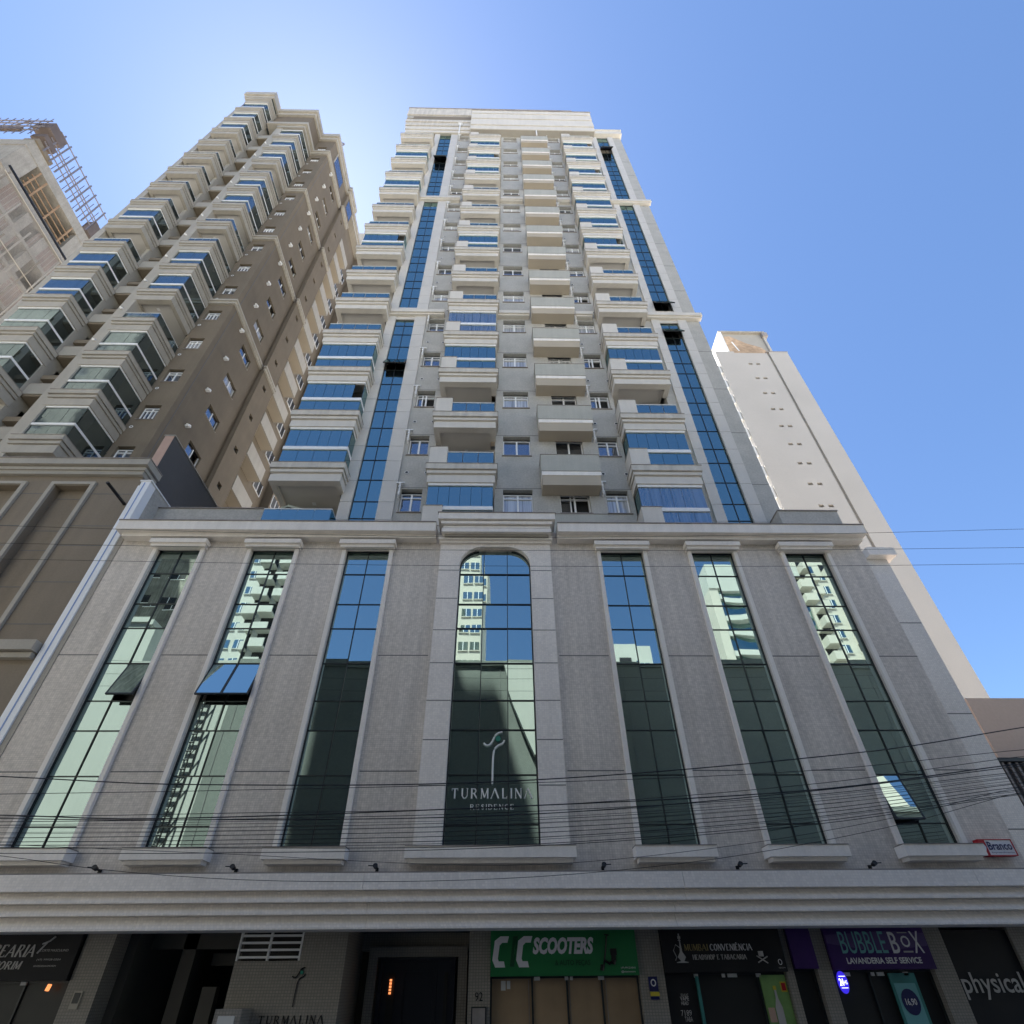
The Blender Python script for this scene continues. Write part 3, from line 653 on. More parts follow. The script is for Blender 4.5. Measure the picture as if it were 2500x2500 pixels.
# terrace glass on the podium roof and a parasol behind it
mb = MB()
for q in range(4): mb.box(-7.08+q*.50, -6.60+q*.50, 10.5, 10.512, 13.0, 13.93, 'balcony_glass')
mb.box(-5.10, -5.088, 10.52, 11.4, 13.0, 13.93, 'balcony_glass').box(-7.09, -5.08, 10.49, 10.53, 13.93, 13.96, 'alu_white').box(-5.11, -5.08, 10.531, 11.4, 13.93, 13.96, 'alu_white').box(-7.1, -5.07, 10.45, 10.6, 12.4, 13.0, 'trim')
build('terrace_railing', mb, T)
def parasol():
    p = thing('parasol', (-7.0, 12.4, 12.4), 'pale green parasol open behind the terrace glass at the foot of the tower', 'parasol')
    mb = MB(); c = Vector((-7.0, 12.4, 15.55)); n = 8
    for q in range(n):
        a0, a1 = 2*math.pi*q/n, 2*math.pi*(q+1)/n
        e0 = Vector((-7.0+.95*math.cos(a0), 12.4+.95*math.sin(a0), 15.25)); e1 = Vector((-7.0+.95*math.cos(a1), 12.4+.95*math.sin(a1), 15.25))
        mb.poly([c, e0, e1], 'umbrella_cloth'); mb.poly([e0, e0-Vector((0, 0, .10)), e1-Vector((0, 0, .10)), e1], 'umbrella_cloth')
    build('canopy', mb, p); mb = MB(); mb.tube([(-7.0, 12.4, 12.4), (-7.0, 12.4, 15.6)], .025, 'alu_white', 8); build('pole', mb, p)
    mb = MB(); mb.tube([(-7, 12.4, 12.4), (-7, 12.4, 12.47)], .28, 'concrete', 14); build('base', mb, p)
parasol()

# ================================================================ BROWN TOWER ON THE LEFT
B = thing('brown_apartment_tower', (-18, 11, 0), 'tall brown apartment tower with two rows of stacked cream balconies, left of the grey tower', 'apartment building')
BZ = 64.3; BK = [18.83+2.94*k for k in range(14)]
mb = MB()
winrows = [(22.43-2.94+2.94*k, 23.5-2.94+2.94*k) for k in range(15)]
wall_cols(mb, -15.93, -14.5, 14, BZ, [(-15.67, -14.94)], [r for r in winrows if r[1] < 63.8], 'brown_wall', 13.07, 13.3)
mb.box(-17.5, -15.93, 13.07, 13.3, 14, 18, 'brown_wall')
# flank facing the grey tower
sw = [(22.58-2.94+2.94*k, 23.42-2.94+2.94*k) for k in range(15)]
def wall_x(mb, x, y0, y1, z0, z1, holes, rows, m, th=.25):
    ys = [y0]
    for a, b_ in holes: ys += [a, b_]
    ys.append(y1)
    for i in range(0, len(ys), 2): mb.box(x-th, x, ys[i], ys[i+1], z0, z1, m)
    for a, b_ in holes:
        zz = z0
        for lo, hi in rows: mb.box(x-th, x, a, b_, zz, lo, m); zz = hi
        mb.box(x-th, x, a, b_, zz, z1, m)
wall_x(mb, -14.5, 13.3, 16.6, 14, BZ, [(14.7, 15.7)], [r for r in sw if r[1] < 60], 'brown_wall')
wall_x(mb, -14.27, 16.6, 17.98, 14, BZ, [(17.02, 17.34)], [(r[0]+.5, r[0]+.88) for r in sw if r[1] < 60], 'brown_wall')
mb.box(-15.2, -14.95, 17.98, 24, 14, BZ, 'brown_wall').box(-14.95, -14.4, 21.6, 24, 14, BZ, 'brown_wall').box(-21.3, -14.5, 23.8, 24, 14, BZ, 'brown_wall')
mb.box(-21.45, -21.2, 10.9, 24, 14, BZ, 'brown_wall').box(-21.2, -14.6, 13.31, 23.8, 14, 15, 'brown_wall')
mb.box(-14.499, -14.49, 13.33, 13.36, 14, 59.5, 'joint')
mb.box(-19.05, -15.93, 13.07, 13.3, 60, BZ, 'brown_wall').box(-18.95, -15.93, 11.62, 13.07, 60.2, BZ, 'brown_wall').box(-21.2, -19.05, 12.6, 12.8, 14, BZ, 'brown_wall')
mb.box(-19.05, -17.5, 13.0, 13.2, 14, 60, 'brown_wall')
for k in range(15):
    zz = BK[0]-1.6+2.94*k
    if zz < 59: mb.box(-19.04, -18.02, 11.75, 13.0, zz, zz+.28, 'recess_tan')
build('wall', mb, B)
mb = MB(); mb.box(-21.1, -14.7, 13.5, 23.7, BZ-.5, BZ-.3, 'concrete'); build('roof', mb, B)
mb = MB(); mb.box(-19.25, -19.05, 11.5, 12.6, 14, BZ, 'beige_dim').box(-21.35, -21.0, 10.75, 11.6, 14, 61.5, 'beige_trim'); build('pier', mb, B)
mb = MB(); mb.box(-18.02, -17.52, 11.5, 13.0, 14, 60.0, 'beige_trim'); build('pilaster', mb, B)
def course(z_, h, out, name='string_course', m='beige_trim', ys=(13.07, 17.98)):
    mb = MB(); o_ = out
    for (a, b_, e) in ((z_, z_+h*.55, o_), (z_+h*.55, z_+h, o_*1.6)):
        mb.box(-15.9, -14.5+e, 13.07-e, 13.07, a, b_, m); mb.box(-14.5, -14.5+e, 13.07, 16.6-e, a, b_, m)
        mb.box(-14.5+e if e > .23 else -14.27, -14.27+e, 16.6-e, 17.98, a, b_, m) if True else None
    build(name, mb, B)
for z_ in (32.95, 41.75, 50.6): course(z_, .36, .10)
course(59.45, .5, .13)
mb = MB()
for a, b_, e in ((63.4, 63.9, .14), (63.9, 64.5, .26)):
    mb.box(-18.95, -15.93+e, 11.62-e, 11.62, a, b_, 'beige_trim').box(-15.93, -15.93+e, 11.62, 13.07-e, a, b_, 'beige_trim').box(-15.93, -14.5+e, 13.07-e, 13.07, a, b_, 'beige_trim').box(-14.5, -14.5+e, 13.07, 16.6-e, a, b_, 'beige_trim').box(-14.5, -14.27+e, 16.6-e, 18.1, a, b_, 'beige_trim').box(-14.95, -14.5+e, 18.1, 24.1, a, b_, 'beige_trim')
    mb.box(-18.95, -15.93, 11.62, 13.07, a+.3, a+.45, 'beige_trim')
build('cornice', mb, B); mb = MB(); mb.box(-21.5, -18.97, 10.48, 12.6, 64.2, 65.0, 'beige_trim').box(-21.38, -18.92, 10.58, 12.6, 63.7, 64.2, 'beige_trim')
build('cornice', mb, B); mb = MB(); mb.box(-18.85, -15.62, 11.3, 13.06, 59.75, 60.2, 'beige_trim').box(-18.0, -15.8, 11.42, 13.06, 59.3, 59.75, 'beige_dim')
build('cornice', mb, B)
def bwin(kind, k):
    zb, zt = winrows[k]
    mb = MB(); mb.frame(-15.67, -14.94, 13.16, 13.22, zb, zt-.12, .035, 'alu_white').box(-15.32, -15.28, 13.15, 13.2, zb+.035, zt-.16, 'alu_white').box(-15.63, -14.98, 13.155, 13.2, zt-.33, zt-.29, 'alu_white').box(-15.67, -14.94, 13.18, 13.24, zt-.12, zt, 'dark_room').box(-15.70, -14.91, 13.03, 13.15, zb-.03, zb-.001, 'concrete_dark')
    if kind: mb.box(-15.5, -15.47, 13.155, 13.2, zb+.035, zt-.33, 'alu_white').box(-15.14, -15.11, 13.155, 13.2, zb+.035, zt-.33, 'alu_white')
    o = build('window', mb, B); g_ = MB(); g_.poly([(-15.67, 13.19, zb), (-14.94, 13.19, zb), (-14.94, 13.19, zt), (-15.67, 13.19, zt)], 'window_glass' if kind != 2 else 'window_curtain'); build('pane', g_, o); return o
pr = {}
for k in range(15):
    if winrows[k][1] > 63.8: continue
    kd = (0, 1, 0, 2, 1)[k % 5]
    if kd not in pr: pr[kd] = (bwin(kd, k), k)
    else: dup(pr[kd][0], B, (0, 0, 2.94*(k-pr[kd][1])))
def swin(kind, k):
    zb, zt = sw[k]; x = -14.60
    mb = MB(); mb.box(x-.05, x, 14.70, 14.74, zb, zt-.06, 'alu_white').box(x-.05, x, 15.66, 15.70, zb, zt-.06, 'alu_white').box(x-.05, x, 14.74, 15.66, zb, zb+.04, 'alu_white').box(x-.05, x+.01, 15.17, 15.22, zb+.04, zt-.06, 'alu_white').box(x-.06, x-.01, 14.7, 15.7, zt-.06, zt, 'black').box(x, x+.13, 14.68, 15.72, zb-.03, zb-.001, 'beige_trim')
    o = build('side_window', mb, B); g_ = MB()
    y1 = 15.17 if kind == 'open' else 15.7
    g_.poly([(x-.02, 14.7, zb), (x-.02, y1, zb), (x-.02, y1, zt), (x-.02, 14.7, zt)], 'window_glass' if kind != 'c' else 'window_curtain')
    if kind == 'open': g_.poly([(x-.2, 15.17, zb), (x-.2, 15.7, zb), (x-.2, 15.7, zt), (x-.2, 15.17, zt)], 'black')
    build('pane', g_, o); return o
pr = {}
for k in range(1, 14):
    if sw[k][1] > 60: continue
    kd = ('p', 'open', 'p', 'c', 'p', 'c', 'open')[k % 7]
    if kd not in pr: pr[kd] = (swin(kd, k), k)
    else: dup(pr[kd][0], B, (0, 0, 2.94*(k-pr[kd][1])))
sm = MB(); sm.box(-.2, -.18, .0, .32, .5, .88, 'black').box(-.13, -.10, .0, .32, .67, .70, 'alu_dark').box(-.13, -.10, .15, .17, .5, .88, 'alu_dark')
q0 = build('vent_window', sm, B, at=(-14.27, 17.02, sw[1][0]))
for k in range(2, 14):
    if sw[k][1] < 60: dup(q0, B, (0, 0, 2.94*(k-1)))
am = MB(); am.tube([(0, 0, 0), (.20, 0, .02)], .08, 'pvc', 8).tube([(.20, 0, .02), (.21, -.18, -.14)], .055, 'pvc', 8)
q0 = build('vent_hood', am, B, at=(-14.5, 14.13, 23.6))
for k in range(1, 13): dup(q0, B, (0, 0, 2.94*k))
for k in range(1, 14): 
    c_ = dup(q0, B, Vector((-18.02, 11.60, BK[0]+2.94*(k-1)+1.15+2.94*2)) - WLOC[q0]) if k < 12 else None
cm = MB()
for q in range(14):
    a0, a1 = 2*math.pi*q/14, 2*math.pi*(q+1)/14
    cm.poly([(.045*math.cos(a0), -.012, .045*math.sin(a0)), (.045*math.cos(a1), -.012, .045*math.sin(a1)), (.085*math.cos(a1), -.012, .085*math.sin(a1)), (.085*math.cos(a0), -.012, .085*math.sin(a0))], 'alu_white')
q0 = build('vent', cm, B, at=(-15.64, 13.065, 21.88-2.94))
for k in range(1, 14): dup(q0, B, (0, 0, 2.94*k))
# side loggias with cream parapets further back
lm = MB(); lm.box(-.72, 0, 0, .08, 0, 1.1, 'beige_trim').box(-.08, 0, .08, 1.85, 0, 1.1, 'beige_trim').box(-.72, 0, 1.85, 1.93, 0, 1.1, 'beige_trim').box(-.72, -.08, .08, 1.85, 0, .12, 'soffit_tan')
q0 = build('loggia_parapet', lm, B, at=(-14.24, 17.99, 24.1-2.94))
for k in range(1, 13): dup(q0, B, (0, 0, 2.94*k))
lw = MB(); lw.box(-.05, 0, 0, .9, 0, .04, 'alu_white').box(-.05, 0, 0, .04, .04, 1.0, 'alu_white').box(-.05, 0, .86, .9, .04, 1.0, 'alu_white').box(-.04, .01, .43, .47, .04, 1.0, 'alu_white').poly([(-.02, 0, 0), (-.02, .9, 0), (-.02, .9, 1.0), (-.02, 0, 1.0)], 'window_glass')
q0 = build('side_window', lw, B, at=(-14.36, 21.7, 24.1-2.94))
q1 = build('side_window', lw, B, at=(-14.9, 20.3, 24.3-2.94))
for k in range(1, 13): dup(q0, B, (0, 0, 2.94*k)); dup(q1, B, (0, 0, 2.94*k))
mb = MB(); mb.box(-14.49, -14.47, 13.9, 15.6, 61.2, 63.2, 'window_glass').box(-14.26, -14.24, 16.9, 17.9, 61.2, 63.2, 'window_glass').box(-14.49, -14.45, 13.8, 13.9, 61.1, 63.3, 'beige_dim'); build('side_window', mb, B)
# recess boxes
rb = MB(); rb.box(0, 1.0, 0, .25, 0, .72, 'beige_dim').box(-.01, 1.0, -.01, .3, .72, .74, 'concrete_dark').box(0, 1.0, .05, .9, -.1, -.001, 'recess_tan')
q0 = build('ac_box', rb, B, at=(-19.03, 11.6, 24.71-2.94*2))
for k in range(1, 14): dup(q0, B, (0, 0, 2.94*k))
def bcol(x0, x1, yf, yw, ks, states, d0=0):
    pr = {}
    for k, st in zip(ks, states):
        if st is None: continue
        zt = BK[0]+2.94*k+d0
        if st not in pr:
            pr[st] = (balcony(x0, x1, zt, st, 0, 'bay_glass', yf, B, lambda: slab(x0, x1, yf, yw+.6, yw, 'beige_trim', 'beige_trim', 'soffit', (0, -.253, -.285, -.44, -.50, -.93)), yw, 2.94-.93, .72, (.78, .90), .09, 5), zt)
        else: dup(pr[st][0], B, (0, 0, zt-pr[st][1]))
bcol(-17.72, -15.80, 11.40, 13.06, range(0, 14), [g_, g_, g_, o_, g_, g_, o_, o_, g_, g_, o_, g_, g_, g_])
bcol(-20.98, -18.95, 10.50, 11.60, range(1, 16), [g_, g_, g_, g_, o_, g_, o_, o_, o_, o_, o_, g_, g_, g_, g_])
mb = MB(); mb.tube([(-15.0, 13.6, BZ), (-15.0, 13.6, BZ+1.3)], .05, 'steel'); 
for q in range(10): mb.tube([(-14.75+.45*math.cos(q*.6), 13.7, BZ+1.3+.45*math.sin(q*.6)), (-14.75+.45*math.cos((q+1)*.6), 13.7, BZ+1.3+.45*math.sin((q+1)*.6))], .05, 'steel', 5)
build('roof_antenna', mb, B)

# ---- low brown building in front of it, and the party wall
W = thing('brown_low_building', (-16, 10, 0), 'low brown rendered building with cream framed wall panels, at the left edge beside the podium', 'building')
mb = MB()
mb.box(-11.96, -10.64, 10, 10.4, 3.4, 15.0, 'brown_low').box(-13.93, -13.0, 10, 10.4, 3.4, 15.0, 'brown_low').box(-13.0, -11.96, 10, 10.4, 14.3, 15.0, 'brown_low').box(-13.0, -11.96, 10.2, 10.4, 3.4, 14.3, 'brown_low')
mb.box(-30, -14.97, 10, 10.4, 3.4, 15.0, 'brown_low').box(-14.97, -13.93, 10, 10.4, 14.3, 15, 'brown_low').box(-14.97, -13.93, 10.2, 10.4, 3.4, 14.3, 'brown_low')
mb.box(-30, -10.7, 10.4, 22, 0, 14.9, 'brown_low')
for zj in (13.95, 12.64, 11.9, 10.62, 9.3): mb.box(-30, -15.1, 9.996, 10.01, zj-.012, zj+.012, 'joint').box(-13.8, -13.12, 9.996, 10.01, zj-.012, zj+.012, 'joint').box(-11.84, -10.65, 9.996, 10.01, zj-.012, zj+.012, 'joint').box(-12.95, -12.0, 10.196, 10.21, zj-.012, zj+.012, 'joint')
build('wall', mb, W)
mb = MB()
for a, b_ in ((-13.0, -11.96), (-14.97, -13.93)):
    mb.box(a-.11, a, 9.93, 9.999, 8.75, 14.3, 'beige_trim').box(b_, b_+.11, 9.93, 9.999, 8.75, 14.3, 'beige_trim').box(a-.11, b_+.11, 9.93, 9.999, 14.3, 14.41, 'beige_trim')
build('panel_frame', mb, W)
mb = MB(); mb.box(-30, -10.52, 9.78, 10.4, 15.02, 15.27, 'beige_trim').box(-30, -10.58, 9.86, 10.4, 14.86, 14.98, 'beige_trim').box(-30, -10.5, 9.76, 10.4, 15.27, 15.3, 'concrete_dark').box(-30, -10.62, 9.9, 10.4, 14.7, 15.02, 'beige_dim'); build('cornice', mb, W)
mb = MB(); mb.box(-30, -10.66, 9.80, 10.2, 8.45, 8.72, 'beige_trim').box(-30, -10.68, 9.88, 10.2, 8.28, 8.42, 'beige_trim'); build('string_course', mb, W)
mb = MB(); mb.tube([(-10.72, 10.0, 13.52), (-10.72, 9.25, 13.52)], .045, 'black', 10); solo('wall_pole', mb, 'short black pole sticking out of the brown wall under its cornice', 'pole')
mb = MB(); mb.box(-10.98, -10.67, 10.25, 24, 12, 17.08, 'dark_render').box(-11.0, -10.64, 10.22, 24.02, 17.08, 17.12, 'beige_dim').box(-10.97, -10.68, 10.235, 10.251, 15.3, 17.07, 'salmon')
solo('party_wall', mb, 'bare dark grey party wall rising between the brown building and the podium', 'wall')

# ================================================================ BUILDING UNDER CONSTRUCTION, FAR LEFT
C = thing('unfinished_tower', (-48, 20, 0), 'unfinished concrete tower wrapped in torn pale netting with scaffolding on top, far left', 'building under construction')
mb = MB(); X = -42.0
zr_ = [6+3.4*k for k in range(17)]
for z_ in zr_: mb.box(-60, X-.1, 14.2, 34, z_, z_+.45, 'concrete')
for y_ in (15.0, 17.6, 19.4, 22, 25.5, 27.5, 29, 32.5): mb.box(X-.6, X-.15, y_-.3, y_+.3, 0, 60, 'concrete')
for x_ in (-47, -52, -57): mb.box(x_-.3, x_+.3, 14.3, 14.8, 0, 60, 'concrete_dark')
mb.box(-60, X-3, 18, 34, 0, 60, 'dark_room')
build('frame', mb, C)
mb = MB()
for k, z_ in enumerate(zr_[:-1]):
    for j, y_ in enumerate((15.3, 18.8, 22.3, 25.8, 29.3)):
        if (k*3+j*2) % 5 < 3: mb.box(X-.5, X-.3, y_, y_+2.9*(.5 if (k+j) % 3 == 0 else 1), z_+.3, z_+3.4, 'brick_raw')
build('brick_infill', mb, C)
mb = MB()
mb.box(-60, X, 13.9, 34, 60.2, 61.2, 'concrete').box(-60, X+.05, 13.85, 34, 63.9+.55, 65.9, 'concrete')
mb.box(X-2.2, X, 13.9, 15.0, 61.2, 64.45, 'concrete').box(X-.5, X, 15.0, 15.3, 61.2, 64.45, 'concrete').box(X-.5, X, 20.3, 34, 61.2, 64.45, 'concrete').box(-60, X-2, 19, 34, 61.2, 64.4, 'concrete_dark')
mb.box(-52, -47.5, 14, 14.8, 61.2, 64.45, 'concrete')
build('roof_storey', mb, C)
mb = MB()
for z_ in (61.5, 62.3, 63.1): mb.box(X-.06, X+.02, 15.5, 20.1, z_, z_+.10, 'timber')
for y_ in (15.7, 16.4, 18.0, 19.7): mb.box(X-.05, X+.03, y_, y_+.12, 61.2, 64.4, 'timber')
build('timber_frame', mb, C); mb = MB()
for q in range(8): mb.tube([(X-2.2-q*1.8, 13.85, 61.2+(q % 2)*2), (X-3.4-q*1.8, 13.85, 63.8-(q % 2)*2)], .09, 'timber', 4)
build('formwork', mb, C)
mb = MB(); mb.box(X-1.3, X+.3, 13.6, 15.0, 68.6, 70.0, 'rust').box(X-1.0, X+.25, 13.9, 15.1, 67.2, 67.9, 'rust').box(X-1.1, X+.2, 13.9, 15.6, 65.95, 66.5, 'recess_tan').box(X-.6, X+.3, 20.4, 21.2, 66, 68.2, 'rust').box(-50, X-1.5, 13.4, 13.6, 67.0, 67.7, 'rust').box(-60, X-1.5, 14.4, 14.6, 65.95, 66.9, 'timber')
build('edge_shuttering', mb, C)
mb = MB()
for k in range(9):
    y_ = 14.6+.72*k
    mb.tube([(X+.2, y_, 66), (X+.2, y_, 70.6)], .07, 'steel', 4); 
    mb.tube([(X-.5, y_, 66), (X-.5, y_, 70.6)], .03, 'steel', 4)
for z_ in (67.0, 67.9, 68.3, 70.2): mb.tube([(X+.2, 14.2, z_), (X+.2, 20.8, z_)], .07, 'steel', 4)
for k in range(26):
    x_ = X-.3-.7*k; mb.tube([(x_, 13.5, 66), (x_, 13.5, 70.9)], .03, 'steel', 4)
for z_ in (67.3, 68.4, 69.3, 70.1): mb.tube([(-60, 13.5, z_), (X, 13.5, z_)], .05, 'steel', 4)
for k in range(8): mb.tube([(X-2*k, 13.5, 66+(k % 2)*4), (X-2*k-2, 13.5, 70-(k % 2)*4)], .04, 'rust', 4)
build('scaffolding', mb, C)
mb = MB(); mb.poly([(X+.5, 14.3, 0), (X+.5, 34, 0), (X+.5, 34, 60.1), (X+.5, 14.3, 60.1)], 'net'); mb.poly([(X+.5, 14.3, 60.1), (-60, 13.4, 60.1), (-60, 13.4, 0), (X+.5, 14.3, 0)], 'net')
build('netting', mb, C)
mb = MB()
for k in range(1, 12): mb.tube([(X+.55, 14.3, 5.4*k), (X+.55, 34, 5.4*k)], .05, 'beige_trim', 4)
for q in range(22):
    y_ = 14.6+q*.88; za = (q*37 % 11)*2.5; mb.tube([(X+.42, y_, 12+za), (X+.42, y_, 60-(q*53 % 7))], .07, 'beige_trim' if q % 3 else 'recess_tan', 4)
mb.box(X+.5, X+.62, 14.2, 34, 60.1, 60.3, 'black')
build('net_seam', mb, C)

# ================================================================ WHITE TOWER, LOW BLOCK AND SHED ON THE RIGHT, TOWER IN THE GAP
G = thing('white_tower', (29, 31, 0), 'plain off-white tower with pairs of tiny square windows, right of the grey tower', 'apartment building')
mb = MB(); hz = [61.6-3.0*k for k in range(20)]
hz = sorted([(z_, z_+.36) for z_ in hz])
wall_cols(mb, 27.0, 30.9, 0, 64.2, [(28.10, 28.56), (28.98, 29.44)], hz, 'white_tower', 30.5, 30.8)
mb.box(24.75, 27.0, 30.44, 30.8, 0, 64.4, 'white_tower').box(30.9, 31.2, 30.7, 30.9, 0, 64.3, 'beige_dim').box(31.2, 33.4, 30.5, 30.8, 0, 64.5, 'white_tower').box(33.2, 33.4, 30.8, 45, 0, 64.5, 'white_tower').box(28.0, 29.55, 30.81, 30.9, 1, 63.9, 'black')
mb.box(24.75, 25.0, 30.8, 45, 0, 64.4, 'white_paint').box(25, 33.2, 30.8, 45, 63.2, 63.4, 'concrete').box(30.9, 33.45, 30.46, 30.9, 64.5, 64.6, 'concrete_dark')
build('wall', mb, G)
mb = MB()
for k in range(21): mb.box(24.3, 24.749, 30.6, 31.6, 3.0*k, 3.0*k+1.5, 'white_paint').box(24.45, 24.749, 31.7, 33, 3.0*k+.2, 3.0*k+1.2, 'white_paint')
build('side_balcony', mb, G)
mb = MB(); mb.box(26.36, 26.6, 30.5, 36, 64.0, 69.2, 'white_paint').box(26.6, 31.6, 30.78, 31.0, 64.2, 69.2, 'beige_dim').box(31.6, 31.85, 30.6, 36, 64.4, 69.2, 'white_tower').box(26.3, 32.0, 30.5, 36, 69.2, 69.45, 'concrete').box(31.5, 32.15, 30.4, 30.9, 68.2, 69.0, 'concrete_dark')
mb.prism([(26.9, 68.6), (27.6, 68.7), (29.3, 67.0), (30.8, 66.1), (31.2, 65.3), (31.55, 65.2), (31.55, 64.4), (26.7, 64.4)], 30.76, 30.779, 'sunlit_stone').prism([(27.5, 67.3), (27.9, 65.2), (28.05, 65.2), (27.68, 67.3)], 30.74, 30.759, 'white_paint')  # brown patch: sun on the penthouse wall, put into colour and outline
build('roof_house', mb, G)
mb = MB(); mb.box(13.5, 24, 13.0, 24, 7.08, 8.93, 'pink_beige').box(13.0, 24, 13.35, 24, 0, 7.07, 'pink_beige')
solo('pink_block', mb, 'plain pinkish beige wall block at the right edge beside the podium', 'building')
mb = MB(); mb.box(12.6, 24, 12.6, 12.8, 0, 6.80, 'corrugated').box(12.6, 24, 12.5, 12.9, 6.80, 6.9, 'alu_dark')
for k in range(60): mb.box(12.65+k*.19, 12.71+k*.19, 12.55, 12.6, 0, 6.79, 'corrugated_light')
solo('corrugated_shed', mb, 'dark corrugated metal wall below the pinkish block at the right edge', 'shed')
H = thing('beige_tower', (-16, 30, 0), 'distant beige tower glimpsed in the gap between the brown tower and the grey tower', 'apartment building')
mb = MB(); mb.box(-20.5, -10, 27, 34, 0, 86.5, 'cream_tower'); build('wall', mb, H)
mb = MB(); mb.box(-20.7, -9.8, 26.9, 27, 80, 86.9, 'cream_tower').box(-20.5, -10, 26.95, 27, 76, 80, 'brown_wall'); build('cornice', mb, H)
wp = MB(); wp.box(0, 1.1, -.08, 0, 0, 1.1, 'alu_white').box(.08, 1.02, -.1, -.08, .08, 1.02, 'window_glass')
q0 = build('window', wp, H, at=(-19.4, 26.93, 77.5))
for k in range(4): dup(q0, H, (2.2, 0, -3*k)); dup(q0, H, (0, 0, -3*k-3))

# ================================================================ ACROSS THE STREET (seen in the glass)
def flat_building(name, x0, x1, y1, y0, z1, wallm, label, cols=(), rows_=(), ww=1.2, wh=1.3, wm='black', group=None, cat='building'):
    """building whose front, at y1, faces the street (+y)"""
    o = thing(name, ((x0+x1)/2, (y0+y1)/2, 0), label, cat, group)
    mb = MB(); mb.box(x0, x1, y0, y1, 0, z1, wallm); mb.box(x0-.1, x1+.1, y0-.1, y1+.1, z1, z1+.35, wallm); build('wall', mb, o)
    first = None
    wb = MB(); wb.box(-ww/2, ww/2, 0, .03, 0, wh, wm).box(-ww/2-.06, ww/2+.06, .001, .06, -.08, 0, 'white_paint').box(-.03, .03, .03, .05, 0, wh, 'alu_white')
    for x_ in cols:
        for z_ in rows_:
            if first is None: first = build('window', wb, o, at=(x_, y1, z_))
            else: dup(first, o, Vector((x_, y1, z_))-WLOC[first])
    return o
flat_building('white_building', -34, -19.5, -3, -14, 19.2, 'pale_wall', 'white rendered building across the street, mirrored in the leftmost tall window', (-31, -27), (4, 8, 12))
o = flat_building('white_building', -19.5, -13.93, -3, -14, 16.35, 'pale_wall', 'narrow white building with a ladder trellis across the street, mirrored in the second tall window')
mb = MB()
for x_ in (-15.15, -14.7, -14.45): mb.tube([(x_, -2.8, 0), (x_, -2.8, 16.2)], .035, 'black', 4)
for k in range(36): mb.tube([(-15.15, -2.8, .4+k*.44), (-14.7, -2.8, .4+k*.44)], .04, 'black', 4)
for k in range(12): mb.tube([(-14.7, -2.8, .6+k*1.32), (-14.45, -2.8, 1.1+k*1.32)], .025, 'black', 4)
build('ladder', mb, o)
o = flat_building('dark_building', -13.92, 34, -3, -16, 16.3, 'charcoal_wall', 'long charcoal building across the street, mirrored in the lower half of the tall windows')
mb = MB(); pts = [(3.2, 16.3), (-.1, 16.3)] + [(-.1+1.75*((16.3-z_)/5.3)**1.25, z_) for z_ in (15.2, 14.2, 13.2, 12.2, 11.2)] + [(3.2, 11.2)]  # sunlit part of the wall, put into the panel's outline and pale colour
mb.prism(list(reversed(pts)), -2.99, -2.6, 'pale_wall'); build('sunlit_panel', mb, o, label='sunlit part of the wall, painted as a pale panel with a curved left edge')
mb = MB()
for k in range(14): mb.box(-13.5+k*3.3, -13.47+k*3.3, -2.99, -2.98, 0, 16.2, 'joint')
build('joint', mb, o)
flat_building('old_tower', -56, -38.5, -30, -45, 52.5, 'old_concrete', 'stained old concrete tower across the street, mirrored at the top of the leftmost window', (-53, -50, -47, -44, -41), [6+4*k for k in range(11)], 1.8, 1.2, cat='apartment building')
def balc_tower(name, x0, x1, y1, z1, wallm, label, bx_, wx, bw=2.4, zs=3.0, z0=14, wm='podium_glass', cat='apartment building'):
    o = thing(name, ((x0+x1)/2, y1-7, 0), label, cat)
    mb = MB(); mb.box(x0, x1, y1-14, y1, 0, z1, wallm); build('wall', mb, o)
    bb = MB(); bb.box(-bw/2, bw/2, 0, 1.3, 0, .25, wallm).box(-bw/2, bw/2, 1.2, 1.3, .25, 1.15, wallm).box(-bw/2, -bw/2+.1, 0, 1.2, .25, 1.15, wallm).box(-bw/2+.1, bw/2-.1, .02, .05, .25, 2.6, 'black')
    wb = MB(); wb.box(-.55, .55, 0, .04, 0, 1.2, wm).box(-.03, .03, .04, .06, 0, 1.2, 'alu_white').box(-.6, .6, .001, .1, -.1, 0, wallm)
    fb = fw_ = None; z_ = z0
    while z_ < z1-3:
        for x_ in bx_:
            if fb is None: fb = build('balcony', bb, o, at=(x_, y1, z_))
            else: dup(fb, o, Vector((x_, y1, z_))-WLOC[fb])
        for x_ in wx:
            if fw_ is None: fw_ = build('window', wb, o, at=(x_, y1, z_+1))
            else: dup(fw_, o, Vector((x_, y1, z_+1))-WLOC[fw_])
        z_ += zs
    return o
balc_tower('white_tower', -36, -26.4, -30, 55, 'pale_wall', 'white tower with dark balconies across the street, mirrored in the second tall window', (-30.2, -27.9), (-33.6, -32.0), 1.7, 2.6)
flat_building('grey_tower', -80, -52, -14, -27, 86, 'old_concrete', 'tall grey tower across the street, mirrored in the lower balconies of the brown tower', (-76, -71, -66, -61, -56), [10+6*k for k in range(12)], 2.2, 1.8, cat='apartment building')
balc_tower('cream_tower', -11, -2.38, -30, 53.5, 'cream_tower', 'cream tower with a column of paired windows across the street, mirrored in the arched window', (), (-4.45, -3.1, -7, -9.2), 2, 2.55)
balc_tower('white_tower', 13.4, 17.6, -30, 36.6, 'pale_wall', 'slim white tower top across the street, mirrored in the window right of the arched one', (14.8,), (16.6,), 1.6)
o = thing('white_tower', (31.5, -37, 0), 'white tower with curved bands across the street, mirrored in the sixth tall window', 'apartment building')
